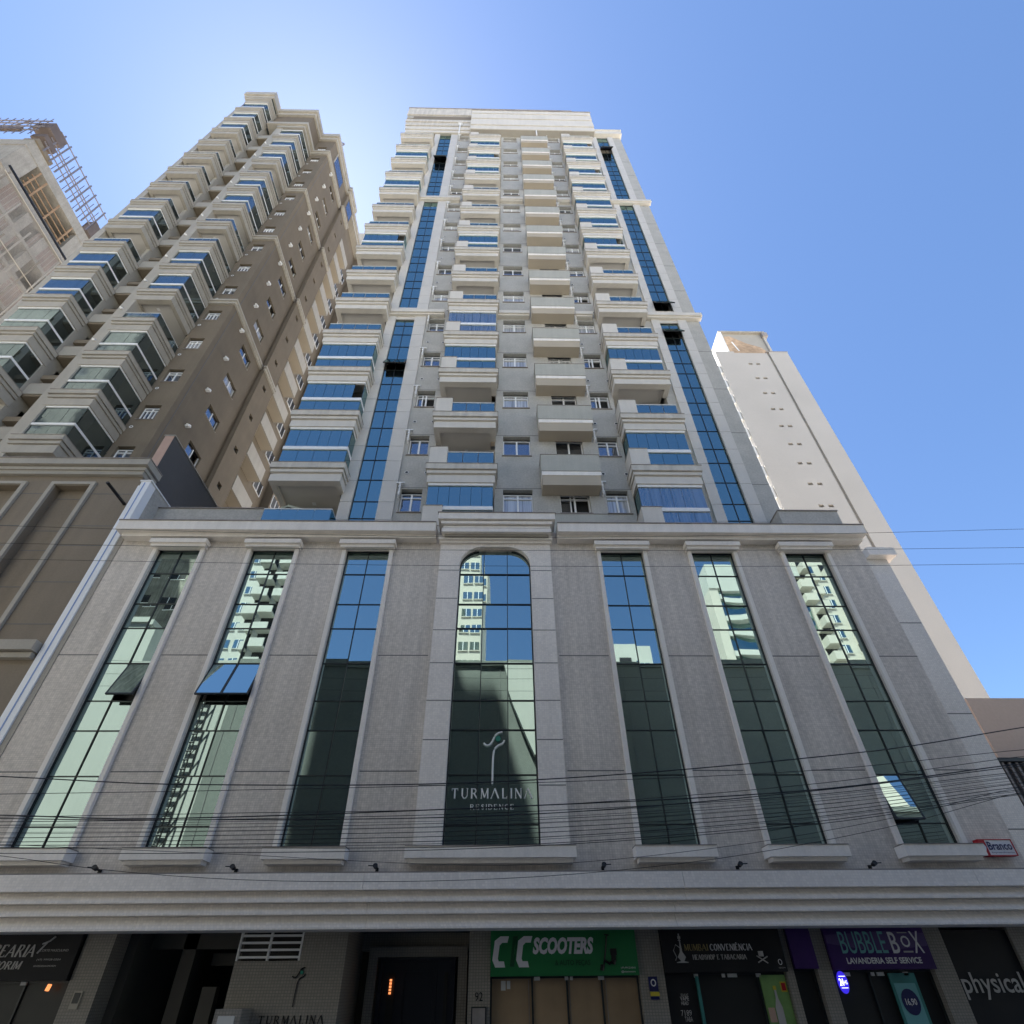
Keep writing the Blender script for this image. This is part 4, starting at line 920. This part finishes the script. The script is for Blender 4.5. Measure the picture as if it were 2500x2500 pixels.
mb = MB(); mb.box(27.6, 38, -44, -30, 0, 44.5, 'strip_glass').box(26.5, 27.6, -44, -29.6, 0, 44.5, 'cream_tower').box(26.5, 38.2, -44, -29.5, 44.5, 48, 'pale_wall'); build('wall', mb, o)
for k in range(13):
    z_ = 8+2.9*k; mb = MB()
    P = [(27.6+i*1.0, -30+.25+1.1*math.sin(math.pi*i/10)*(1 if k % 2 else .6)) for i in range(11)]
    for (xa, ya), (xb, yb_) in zip(P, P[1:]):
        q = len(mb.v); dz = .35*math.sin(xa); dz2 = .35*math.sin(xb)
        mb.v += [(xa, ya, z_+dz), (xb, yb_, z_+dz2), (xb, yb_, z_+.75+dz2), (xa, ya, z_+.75+dz), (xa, -30.1, z_+dz), (xb, -30.1, z_+dz2), (xb, -30.1, z_+.75+dz2), (xa, -30.1, z_+.75+dz)]
        for f_ in ((0,1,2,3),(7,6,5,4),(0,4,5,1),(3,2,6,7)): mb.f.append(tuple(q+i for i in f_)); mb.mi.append(mb.idx('pale_wall'))
    build('balcony_band', mb, o)
balc_tower('cream_tower', 38.2, 50, -30, 52, 'cream_tower', 'cream tower with dark stacked balconies across the street, mirrored in the rightmost tall window', (39.3, 43.6), (41.3,), 1.6, 2.2)

# ================================================================ SHOPS UNDER THE CANOPY
def stone(x0, x1, y0=10.35, y1=10.75, name='pillar', m='shop_wall', z1=2.86):
    mb = MB(); mb.box(x0, x1, y0, y1, 0, z1, m); return build(name, mb, T)
for a, b_ in ((-7.28, -6.77), (-.575, -.205), (2.36, 2.79), (5.475, 5.725), (7.53, 7.89), (9.14, 9.9)): stone(a, b_)
stone(4.925, 5.06, 10.37)
mb = MB(); mb.box(-14, 12.6, 14.0, 14.1, 0, 2.9, 'dark_room').box(-6.77, -6.6, 10.75, 14, 0, 2.86, 'garage_wall').box(-4.6, -2.72, 10.35, 10.6, 0, 2.36, 'shop_wall').box(-3.49, -2.72, 10.35, 10.6, 2.36, 2.86, 'shop_wall').box(-2.82, -2.72, 10.6, 11.6, 0, 2.86, 'shop_wall').box(-2.72, -.575, 11.5, 11.7, 2.56, 2.86, 'shop_wall').box(-.58, -.5, 10.75, 11.6, 0, 2.86, 'shop_wall').box(9.9, 12.6, 10.35, 10.6, 0, 2.86, 'shop_wall')
mb.box(-7.28, -6.77, 10.34, 10.349, 0, .01, 'shop_wall')
mb.box(-6.0, -5.75, 11.2, 11.45, 0, 2.86, 'garage_wall').box(-6.6, -4.6, 11.2, 11.3, 2.6, 2.86, 'garage_wall').box(-5.6, -4.65, 11.6, 11.8, 2.35, 2.55, 'garage_wall').box(-5.35, -5.1, 11.0, 11.15, 0, 2.0, 'garage_wall')
build('ground_floor_wall', mb, T)
o = MB()                                                             # louvred opening over the name wall
for z_ in (2.40, 2.51, 2.62, 2.73): o.box(-4.57, -3.52, 10.36, 10.42, z_, z_+.035, 'alu_white')
for x_ in (-4.60, -4.08, -3.53): o.box(x_, x_+.03, 10.35, 10.40, 2.365, 2.86, 'alu_white')
o.box(-4.57, -3.5, 10.5, 10.6, 2.36, 2.86, 'black'); build('ventilation_grille', o, T)
# entrance door
d_ = MB(); d_.frame(-2.52, -.66, 11.3, 11.5, 0, 2.62, .17, 'shop_wall', bot=0).frame(-2.30, -.88, 11.34, 11.5, 0, 2.44, .06, 'door_navy', bot=0)
dr = build('entrance_door', d_, T)
d_ = MB(); d_.box(-2.24, -.94, 11.40, 11.44, 0, 2.38, 'door_navy').frame(-1.86, -1.22, 11.385, 11.40, .2, 2.25, .03, 'door_navy').box(-1.79, -1.29, 11.39, 11.40, .3, 2.15, 'door_navy'); build('leaf', d_, dr)
for a, b_ in ((-2.13, -2.0), (-1.08, -1.02)): d_ = MB(); d_.box(a, b_, 11.38, 11.39, 1.2, 2.2, 'shop_glass'); build('side_light', d_, dr)
lp = MB()
for q in range(5): lp.box(-2.09, -2.055, 11.33, 11.37, 1.86+q*.05, 1.895+q*.05, 'lamp_warm')
solo('door_lamp', lp, 'small warm lamp glowing on the left side of the dark entrance door', 'lamp')
# shopfronts
def shopfront(x0, x1, z1, m='shop_glass', posts=()):
    mb = MB(); mb.box(x0, x1, 10.50, 10.52, 0, z1, m); o = build('shopfront', mb, T)
    mb = MB()
    for p in (x0,)+tuple(posts)+(x1-.03,): mb.box(p, p+.03, 10.47, 10.50, 0, z1, 'alu_dark')
    mb.box(x0+.03, x1-.03, 10.471, 10.499, z1-.03, z1, 'alu_dark'); build('frame', mb, o); return o
shopfront(-14, -7.28, 2.1, posts=(-8.1, -9.5)); shopfront(-.205, 2.36, 2.1, 'paper_brown', (.5, 1.1, 1.7)); shopfront(2.79, 4.925, 2.13, posts=(3.33, 4.44)); shopfront(5.06, 5.475, 2.17); shopfront(5.725, 7.53, 2.15, posts=(6.4, 7.0)); shopfront(7.89, 9.14, 2.76)
clips = MB()
for x_, w_ in ((.55, .1), (1.08, .06), (1.17, .05), (1.66, .1), (3.33, .07), (3.82, .05), (3.92, .16), (4.42, .08), (5.95, .12), (6.45, .05), (6.55, .12), (7.02, .08), (8.37, .05), (8.45, .13), (8.9, .06), (-8.9, .14), (-8.15, .09), (7.9, .05)):
    z_ = 2.04 if x_ < 3 else 2.06 if x_ < 8 else 2.05
    clips.box(x_, x_+w_, 10.44, 10.468, z_, z_+.055, 'paper_white')
build('glass_clip', clips, T)
pw = MB()
for x_ in (.45, 1.15, 1.78): pw.box(x_, x_+.012, 10.49, 10.4985, 0, 2.05, 'concrete_dark')
pw.box(-.02, .06, 10.485, 10.4985, 1.9, 2.04, 'paper_white').box(.08, .14, 10.485, 10.4985, 1.92, 2.04, 'paper_white'); build('paper_seam', pw, T)

def signboard(name, x0, x1, z0, z1, m, label, y=10.28, th=.06, cat='sign'):
    o = thing(name, ((x0+x1)/2, y, z0), label, cat); mb = MB(); mb.box(x0, x1, y, y+th, z0, z1, m); build('board', mb, o); return o
yt = 10.27
s_ = signboard('shop_sign', -.2, 2.345, 2.10, 2.80, 'sign_green', 'green scooter shop sign with large white lettering under the canopy')
def sk(pts, r, m, name, par, y=10.275, n=5):
    mb = MB(); mb.tube([(x, y, z) for x, z in pts], r, m, n); return build(name, mb, par)
for x_ in (-.11, .30):
    mb = MB(); mb.strip([(x_+.20, 2.60), (x_+.11, 2.60), (x_+.065, 2.56), (x_+.035, 2.36), (x_+.05, 2.32), (x_+.14, 2.32)], [(x_+.23, 2.70), (x_+.08, 2.70), (x_-.02, 2.63), (x_-.06, 2.34), (x_-.01, 2.23), (x_+.16, 2.23)], 10.27, 10.279, 'sign_white'); build('lettering', mb, s_)
mb = MB(); mb.prism([(.13, 2.24), (.19, 2.70), (.28, 2.70), (.20, 2.24)], 10.27, 10.279, 'sign_green_dark').prism([(.19, 2.36), (.225, 2.5), (.205, 2.5), (.24, 2.62), (.215, 2.48), (.235, 2.48)], 10.262, 10.269, 'sign_green'); build('emblem', mb, s_)
ftext('SCOOTERS', .53, 1.60, 2.42, 2.68, yt, 'sign_white', 'lettering', s_, shear=.25, bold=.05)
ftext('& AUTO PEÇAS', .91, 1.52, 2.235, 2.335, yt, 'sign_green_dark', 'lettering', s_, bold=.02)
mb = MB(); mb.tube([(1.74, yt, 2.20), (1.80, yt, 2.48), (1.84, yt, 2.70)], .012, 'black', 5).tube([(1.80, yt, 2.72), (1.88, yt, 2.70)], .012, 'black', 5).tube([(1.76, yt, 2.33), (1.85, yt, 2.27), (1.92, yt, 2.32)], .022, 'black', 5).box(1.88, 1.99, yt-.005, yt+.005, 2.40, 2.50, 'black').box(1.89, 1.97, yt-.004, yt+.005, 2.30, 2.40, 'black').tube([(1.66+.05, yt, 2.17), (1.72, yt, 2.26)], .03, 'black', 6).tube([(1.92, yt, 2.26), (1.93, yt, 2.33)], .03, 'black', 6); build('scooter_picture', mb, s_)
ftext('(47) 99125-8343', 2.04, 2.29, 2.19, 2.225, yt, 'sign_white', 'lettering', s_); ftext('@ciscooters', 2.04, 2.28, 2.135, 2.17, yt, 'sign_white', 'lettering', s_)
s_ = signboard('shop_sign', 2.80, 4.92, 2.13, 2.80, 'shop_black', 'black shop sign with a hookah and gold and white serif lettering')
serif('MUMBAI', 3.19, 3.60, 2.455, 2.555, yt, 'sign_gold', s_); serif('CONVENIÊNCIA', 3.64, 4.38, 2.455, 2.555, yt, 'sign_white', s_)
serif('HEADSHOP E TABACARIA', 3.31, 4.25, 2.32, 2.395, yt, 'sign_grey', s_, wt=1.3)
mb = MB(); mb.prism([(3.10, 2.30), (3.05, 2.36), (3.10, 2.44), (3.115, 2.60), (3.09, 2.62), (3.145, 2.62), (3.13, 2.60), (3.14, 2.44), (3.19, 2.36), (3.15, 2.30), (3.22, 2.285), (3.22, 2.275), (3.02, 2.275), (3.02, 2.285)], yt, yt+.008, 'sign_grey').tube([(3.11, yt, 2.5), (3.04, yt, 2.55), (2.99, yt, 2.46), (3.03, yt, 2.36), (3.0, yt, 2.31)], .007, 'sign_grey', 5).box(3.095, 3.145, yt, yt+.008, 2.64, 2.68, 'sign_grey').box(3.11, 3.13, yt, yt+.008, 2.62, 2.72, 'sign_grey'); build('hookah_picture', mb, s_)
mb = MB(); mb.tube([(4.43, yt, 2.37), (4.60, yt, 2.26)], .010, 'sign_grey', 5).tube([(4.43, yt-.01, 2.27), (4.61, yt-.01, 2.36)], .010, 'sign_grey', 5).tube([(4.51, yt, 2.36), (4.51, yt, 2.44)], .045, 'sign_grey', 8); build('crossbones_picture', mb, s_)
ftext('O', 4.78, 4.85, 2.23, 2.32, yt, 'sign_white', 'lettering', s_); ftext('INSTAGRAM', 4.77, 4.89, 2.18, 2.2, yt, 'sign_grey', 'lettering', s_)
mb = MB(); mb.box(2.80, 3.32, 10.44, 10.468, 0, 2.12, 'shop_black'); o_p = solo('window_film', mb, 'black film on the left pane of the hookah shop', 'window film')
WLOC[o_p] = Vector(o_p.location)
ftext('SEDA BLUNT', 3.04, 3.17, 1.79, 1.83, 10.43, 'sign_grey', 'lettering', o_p); ftext('VAPE', 3.02, 3.17, 1.73, 1.79, 10.43, 'sign_grey', 'lettering', o_p, bold=.02); ftext('HEAD', 3.03, 3.15, 1.67, 1.72, 10.43, 'sign_grey', 'lettering', o_p, bold=.02)
ftext('7189', 3.0, 3.18, 1.52, 1.60, 10.43, 'sign_grey', 'lettering', o_p); ftext('TABA', 3.05, 3.18, 1.44, 1.51, 10.43, 'sign_grey', 'lettering', o_p)
mb = MB(); mb.box(3.34, 3.385, 10.40, 10.46, 0, 2.08, 'poster_teal'); solo('door_post', mb, 'pale glowing greenish upright beside the dark doorway of the hookah shop', 'post')
p_ = thing('drink_poster', (4.68, 10.45, 0), 'green drinks poster with a pale bottle beside the dark doorway', 'poster'); mb = MB(); mb.box(4.47, 4.91, 10.44, 10.466, .3, 2.09, 'poster_green'); build('sheet', mb, p_)
mb = MB(); mb.prism([(4.62, 1.2), (4.62, 1.62), (4.66, 1.75), (4.665, 1.87), (4.695, 1.87), (4.70, 1.75), (4.74, 1.62), (4.74, 1.2)], 10.43, 10.439, 'sign_grey').box(4.655, 4.705, 10.43, 10.439, 1.87, 1.93, 'sign_yellow'); build('bottle_picture', mb, p_)
mb = MB(); mb.box(4.79, 4.89, 10.43, 10.439, 1.84, 1.99, 'sign_yellow').box(4.805, 4.875, 10.425, 10.43, 1.86, 1.97, 'sign_red').box(4.49, 4.60, 10.43, 10.439, 1.42, 1.62, 'salmon'); build('price_picture', mb, p_)
s_ = signboard('sign_panel', 5.062, 5.474, 2.17, 2.81, 'sign_purple', 'narrow plain purple panel between two pillars beside the laundry')
s_ = signboard('laundry_sign', 5.73, 7.53, 2.15, 2.81, 'sign_purple', 'wide purple laundry sign with teal and white lettering')
mb = MB(); mb.prism([(5.74, 2.68), (6.9, 2.74), (7.52, 2.70), (7.52, 2.50), (6.6, 2.42), (5.74, 2.55)], 10.276, 10.2795, 'sign_purple_light'); build('wave_picture', mb, s_)
ftext('BUBBLE', 5.96, 6.78, 2.39, 2.73, yt, 'sign_teal', 'lettering', s_); ftext('B', 6.86, 7.0, 2.39, 2.72, yt, 'sign_white', 'lettering', s_, bold=.01); ftext('O', 7.06, 7.22, 2.48, 2.66, yt, 'sign_white', 'lettering', s_, bold=.015); ftext('X', 7.25, 7.42, 2.39, 2.73, yt, 'sign_white', 'lettering', s_, bold=.01)
mb = MB(); mb.box(7.05, 7.22, yt, yt+.008, 2.40, 2.425, 'sign_grey').box(7.05, 7.22, yt, yt+.008, 2.70, 2.715, 'sign_grey'); build('emblem', mb, s_)
ftext('LAVANDERIA SELF SERVICE', 5.99, 7.31, 2.235, 2.33, yt, 'sign_white', 'lettering', s_, bold=.03)
mb = MB(); n = 20; mb.prism([(5.885+.085*math.cos(2*math.pi*k/n), 1.97+.165*math.sin(2*math.pi*k/n)) for k in range(n)], 10.40, 10.43, 'led_blue')
o_p = solo('opening_hours_sign', mb, 'glowing blue oval opening-hours sign in the laundry window', 'sign'); WLOC[o_p] = Vector(o_p.location)
ftext('24', 5.815, 5.89, 1.92, 2.03, 10.395, 'led_white', 'lettering', o_p, bold=.03); ftext('HS', 5.90, 5.95, 1.94, 2.0, 10.395, 'led_white', 'lettering', o_p)
mb = MB(); mb.box(5.83, 5.94, 10.394, 10.399, 2.055, 2.063, 'led_white').box(5.83, 5.94, 10.394, 10.399, 1.885, 1.893, 'led_white'); build('line', mb, o_p)
p_ = thing('price_poster', (6.95, 10.45, 1), 'teal price poster with a dark blue oval in the laundry window', 'poster'); mb = MB(); mb.box(6.74, 7.20, 10.44, 10.466, 1.0, 2.10, 'poster_teal').box(6.78, 7.15, 10.436, 10.44, 1.2, 1.95, 'sign_teal'); build('sheet', mb, p_)
mb = MB(); mb.prism([(6.965+.15*math.cos(2*math.pi*k/n), 1.68+.19*math.sin(2*math.pi*k/n)) for k in range(n)], 10.43, 10.435, 'sign_navy'); build('oval', mb, p_)
ftext('16,90', 6.87, 7.06, 1.62, 1.73, 10.425, 'sign_white', 'lettering', p_, bold=.02)
mb = MB(); mb.box(7.90, 9.13, 10.40, 10.46, 0, 2.75, 'shop_black'); o_p = solo('black_shopfront_panel', mb, 'tall black panel with large grey lettering at the right end of the shops', 'sign'); WLOC[o_p] = Vector(o_p.location)
ftext('physical', 7.94, 9.02, 1.70, 2.10, 10.385, 'sign_grey', 'lettering', o_p, bold=.01)
s_ = signboard('barber_sign', -14, -7.30, 2.10, 2.80, 'shop_black', 'black barber shop sign with grey italic serif lettering at the left end')
serif('BARBEARIA', -9.14, -8.02, 2.45, 2.63, yt, 'sign_grey', s_, slant=.15, wt=1.2); serif('AMORIM', -8.75, -8.16, 2.27, 2.385, yt, 'sign_grey', s_, slant=.15, wt=1.2)
ftext('CORTE MASCULINO', -7.93, -7.45, 2.525, 2.56, yt, 'sign_grey', 'lettering', s_); ftext('(47) 99928-0204', -7.92, -7.52, 2.385, 2.42, yt, 'sign_grey', 'lettering', s_); ftext('BARBEARIAAMORIM', -7.93, -7.56, 2.30, 2.325, yt, 'sign_grey', 'lettering', s_)
mb = MB(); mb.tube([(-7.96, yt, 2.50), (-7.86, yt, 2.66)], .014, 'sign_grey', 5).tube([(-7.93, yt, 2.64), (-7.83, yt, 2.68), (-7.76, yt, 2.75)], .014, 'sign_grey', 5); build('scissors_picture', mb, s_)
mb = MB(); mb.tube([(-7.62, 10.4, 2.05), (-7.62, 10.38, 1.96)], .03, 'lamp_warm', 8); solo('window_lamp', mb, 'tiny reddish lamp in the barber shop window', 'lamp')
# small plates on pillars
mb = MB(); mb.box(-.51, -.26, 10.30, 10.349, 1.18, 1.68, 'alu_dark').box(-.49, -.28, 10.29, 10.30, 1.2, 1.66, 'concrete_dark'); solo('intercom_panel', mb, 'grey intercom panel on the pillar beside the entrance door', 'intercom')
o_p = thing('house_number', (-.39, 10.33, 1.75), 'black house number 92 on the pillar above the intercom', 'house number'); ftext('92', -.455, -.325, 1.755, 1.88, 10.335, 'black', 'digits', o_p)
mb = MB(); mb.box(2.50, 2.65, 10.33, 10.349, 1.87, 2.08, 'sign_navy').box(2.505, 2.655, 10.325, 10.349, 1.80, 1.86, 'sign_yellow').box(2.505, 2.645, 10.33, 10.349, 1.75, 1.795, 'sign_navy'); o_p = solo('parking_plate', mb, 'small navy and yellow plate on the pillar right of the green sign', 'sign'); WLOC[o_p] = Vector(o_p.location)
mb = MB(); ring = lambda r: [(2.575+r*math.cos(2*math.pi*k/16), 1.99+r*1.2*math.sin(2*math.pi*k/16)) for k in range(17)]; mb.strip(ring(.03), ring(.045), 10.322, 10.329, 'sign_white'); build('ring', mb, o_p)
o_p = thing('name_lettering', (-3.45, 10.33, 1.4), 'black TURMALINA lettering and wavy logo on the wall left of the entrance', 'sign')
serif('TURMΛLINΛ', -3.98, -2.92, 1.465, 1.585, 10.335, 'black', o_p, gap=.36, each=True)
def logo(par, cx, zt, h, y, m, mg, t):
    s = h/1.09
    A = [(-.20, -.24), (-.14, -.29), (-.07, -.27), (-.02, -.19), (.03, -.08), (.10, -.02), (.18, .0)]
    Bp = [(.22, -.18), (.18, -.25), (.10, -.29), (.03, -.36), (.0, -.48), (-.01, -.70), (-.015, -1.09)]
    for P, r in ((A, [.4*t, t, t, t, t, t, .6*t]), (Bp, [.4*t, t, t, .9*t, .8*t, .7*t, .5*t])):
        # smooth
        Q = []
        for i in range(len(P)-1):
            p0 = P[max(i-1, 0)]; p1 = P[i]; p2 = P[i+1]; p3 = P[min(i+2, len(P)-1)]
            for u in (0, .33, .67): Q.append(tuple(.5*((2*p1[k])+(-p0[k]+p2[k])*u+(2*p0[k]-5*p1[k]+4*p2[k]-p3[k])*u*u+(-p0[k]+3*p1[k]-3*p2[k]+p3[k])*u**3) for k in (0, 1)))
        Q.append(P[-1]); mb = MB(); mb.tube([(cx+x*s, y, zt+z*s) for x, z in Q], t, m, 6); build('logo', mb, par)
    mb = MB(); mb.prism([(cx+(.09+.055*math.cos(2*math.pi*k/7))*s, zt+(-.14+.065*math.sin(2*math.pi*k/7))*s) for k in range(7)], y-.01, y+.01, mg); build('gem', mb, par)
logo(o_p, -3.46, 2.26, .56, 10.335, 'black', 'logo_green', .010)
o_p = thing('facade_lettering', (-.2, 9.98, 4.85), 'silver TURMALINA RESIDENCE lettering with a wavy logo on the arched window glass', 'sign')
serif('TURMΛLINΛ', -1.01, .59, 5.085, 5.285, 10.035, 'metal_letter', o_p, gap=.36, each=True)
serif('RESIDENCE', -.635, .225, 4.865, 4.965, 10.035, 'metal_letter', o_p, gap=.30, wt=.9, each=True)
logo(o_p, -.19, 6.50, 1.13, 10.03, 'metal_letter', 'logo_green', .020)
o_p = thing('estate_agent_sign', (9.27, 9.9, 3.93), 'small white sign with a red left edge at the right end of the podium', 'sign')
mb = MB(); mb.box(8.96, 9.57, 9.86, 9.96, 3.93, 4.20, 'sign_white').frame(8.945, 9.585, 9.85, 9.97, 3.915, 4.215, .015, 'sign_red').box(8.962, 9.07, 9.853, 9.86, 3.932, 4.198, 'sign_red'); build('board', mb, o_p)
mb = MB(); mb.prism([(9.015, 4.0), (8.985, 4.07), (9.015, 4.14), (9.045, 4.07)], 9.845, 9.853, 'sign_white'); build('emblem', mb, o_p)
ftext('Branco', 9.09, 9.54, 4.02, 4.17, 9.852, 'sign_navy', 'lettering', o_p, bold=.015); ftext('Empreendimentos', 9.11, 9.54, 3.955, 3.99, 9.852, 'sign_navy', 'lettering', o_p)
ub = MB(); ub.box(-4.55, -4.13, 9.98, 10.35, 0, 1.69, 'shop_wall').box(-4.48, -4.22, 9.965, 9.98, 1.2, 1.60, 'paper_white'); solo('meter_box', ub, 'tiled meter box with a white lid left of the wall lettering', 'utility box')
ms = MB(); ms.box(-7.12, -6.98, 10.33, 10.349, 1.70, 1.95, 'beige_trim').box(-7.10, -7.0, 10.325, 10.33, 1.78, 1.93, 'alu_dark'); solo('notice_plate', ms, 'small dark notice plate on the pillar beside the garage entrance', 'sign')
# floodlights above the canopy
names = ['leftmost black floodlight above the canopy, below the space between the first two tall windows', 'black floodlight above the canopy between the second and third tall windows', 'black floodlight above the canopy left of the arched window', 'black floodlight above the canopy right of the arched window', 'black floodlight above the canopy between the fifth and sixth tall windows', 'rightmost black floodlight above the canopy, left of the last tall window']
for x_, lb, sg in zip((-7.25, -4.82, -2.28, 1.84, 4.33, 6.80), names, (-1, -1, -1, 1, 1, 1)):
    o = thing('floodlight', (x_, 9.9, 3.7), lb, 'floodlight', 'floodlights above the canopy')
    mb = MB(); mb.tube([(x_, 9.99, 3.76), (x_, 9.88, 3.77)], [.012, .012], 'black', 8).tube([(x_, 9.88, 3.775), (x_, 9.80, 3.80)], [.036, .045], 'black', 12); build('lamp_head', mb, o)
    mb = MB(); mb.box(x_-.025, x_+.025, 9.965, 9.998, 3.72, 3.79, 'black'); build('bracket', mb, o); mb = MB(); mb.tube([(x_, 9.85, 3.80), (x_+sg*.13, 9.82, 3.80)], .010, 'black', 6); build('arm', mb, o)

# ================================================================ OVERHEAD CABLES
CABLES = [
  (0.008, [(-10.29, 9.95), (-4.42, 9.76), (0.19, 9.7), (5.75, 9.82), (11.1, 10.04)]),
  (0.008, [(-10.04, 9.47), (-4.33, 9.37), (0.18, 9.35), (5.62, 9.4), (10.8, 9.51)]),
  (0.008, [(-9.82, 9.06), (-4.24, 8.97), (0.18, 8.94), (5.5, 8.97), (10.55, 9.07)]),
  (0.018, [(-7.49, 4.65), (-4.73, 4.52), (0.14, 4.56), (5.75, 5.02), (8.51, 5.44)]),
  (0.018, [(-7.18, 4.08), (-5.08, 4.02), (0.14, 4.18), (4.65, 4.41), (8.02, 4.81)]),
  (0.014, [(-7.15, 4.01), (-5.07, 3.98), (0.14, 4.03), (4.64, 4.37), (7.98, 4.75)]),
  (0.01, [(-7.34, 4.37), (-4.39, 4.41), (0.14, 4.51), (4.75, 4.7), (8.07, 5.02)]),
  (0.01, [(-7.17, 4.04), (-4.29, 4.08), (0.14, 4.16), (4.68, 4.49), (8.01, 4.91)]),
  (0.01, [(-7.14, 3.98), (-4.26, 4.0), (0.14, 4.09), (4.62, 4.33), (7.87, 4.67)]),
  (0.006, [(-7.11, 3.93), (-4.24, 3.94), (0.14, 4.0), (4.6, 4.27), (7.84, 4.61)]),
  (0.008, [(-7.08, 3.88), (-4.22, 3.87), (0.14, 3.95), (4.58, 4.21), (7.82, 4.57)]),
  (0.006, [(-7.04, 3.8), (-4.21, 3.82), (0.14, 3.9), (4.57, 4.16), (7.8, 4.53)]),
  (0.01, [(-7.01, 3.75), (-4.19, 3.77), (0.14, 3.84), (4.55, 4.1), (7.77, 4.48)]),
  (0.01, [(-6.99, 3.7), (-4.17, 3.71), (0.14, 3.78), (4.53, 4.05), (7.74, 4.43)]),
  (0.01, [(-6.96, 3.66), (-4.16, 3.66), (0.14, 3.72), (4.52, 4.0), (7.72, 4.39)]),
  (0.006, [(-6.94, 3.6), (-4.14, 3.6), (0.14, 3.67), (4.5, 3.96), (7.7, 4.35)]),
  (0.01, [(-6.9, 3.54), (-4.12, 3.53), (0.14, 3.59), (4.48, 3.88), (7.67, 4.3)]),
  (0.006, [(-7.11, 3.93), (-4.25, 3.96), (0.14, 4.05), (4.61, 4.3), (7.86, 4.64)]),
  (0.006, [(-7.06, 3.83), (-4.21, 3.84), (0.14, 3.92), (4.58, 4.18), (7.78, 4.5)]),
  (0.01, [(-6.95, 3.63), (-4.14, 3.61), (0.14, 3.63), (4.49, 3.93), (7.68, 4.33)]),
  (0.008, [(-6.89, 3.51), (-5.15, 3.29), (-2.91, 3.16), (0.13, 3.18), (2.95, 3.41), (5.72, 3.86), (7.51, 4.28)]),
  (0.007, [(-6.97, 3.66), (-4.11, 3.53), (0.13, 3.35), (2.98, 3.56), (5.77, 3.98), (7.56, 4.37)]),
]
def cable(i, r, P):
    def at(x):
        # Catmull-Rom through the points, straight run beyond them
        if x <= P[0][0]: return P[0][1]+(P[1][1]-P[0][1])/(P[1][0]-P[0][0])*(x-P[0][0])*.6
        if x >= P[-1][0]: return P[-1][1]+(P[-1][1]-P[-2][1])/(P[-1][0]-P[-2][0])*(x-P[-1][0])*.8
        for k in range(len(P)-1):
            if P[k][0] <= x <= P[k+1][0]:
                p1, p2 = P[k], P[k+1]; p0 = P[k-1] if k else p1; p3 = P[k+2] if k+2 < len(P) else p2
                u = (x-p1[0])/(p2[0]-p1[0]); h = p2[0]-p1[0]
                m1 = (p2[1]-p0[1])/(p2[0]-p0[0])*h; m2 = (p3[1]-p1[1])/(p3[0]-p1[0])*h
                return (2*u**3-3*u*u+1)*p1[1]+(u**3-2*u*u+u)*m1+(-2*u**3+3*u*u)*p2[1]+(u**3-u*u)*m2
    y0 = 7.5+.02*(i % 5); mb = MB()
    pts = [(x*.5, y0, at(x*.5)) for x in range(-28, 29)]
    mb.tube(pts, r*.52, 'cable', 5)
    if i < 3: lb, gp = 'thin high cable strung across in front of the podium cornice', 'thin high cables'
    elif i == 3: lb, gp = 'thick black cable crossing above the bundle, rising towards the right', None
    elif i == len(CABLES)-2: lb, gp = 'lowest cable of the bundle, dipping across the window sills', None
    else: lb, gp = 'black cable in the dense bundle crossing the lower part of the podium', 'bundle of overhead cables'
    solo('power_cable', mb, lb, 'cable', gp)
for i, (r, P) in enumerate(CABLES): cable(i, r, P)
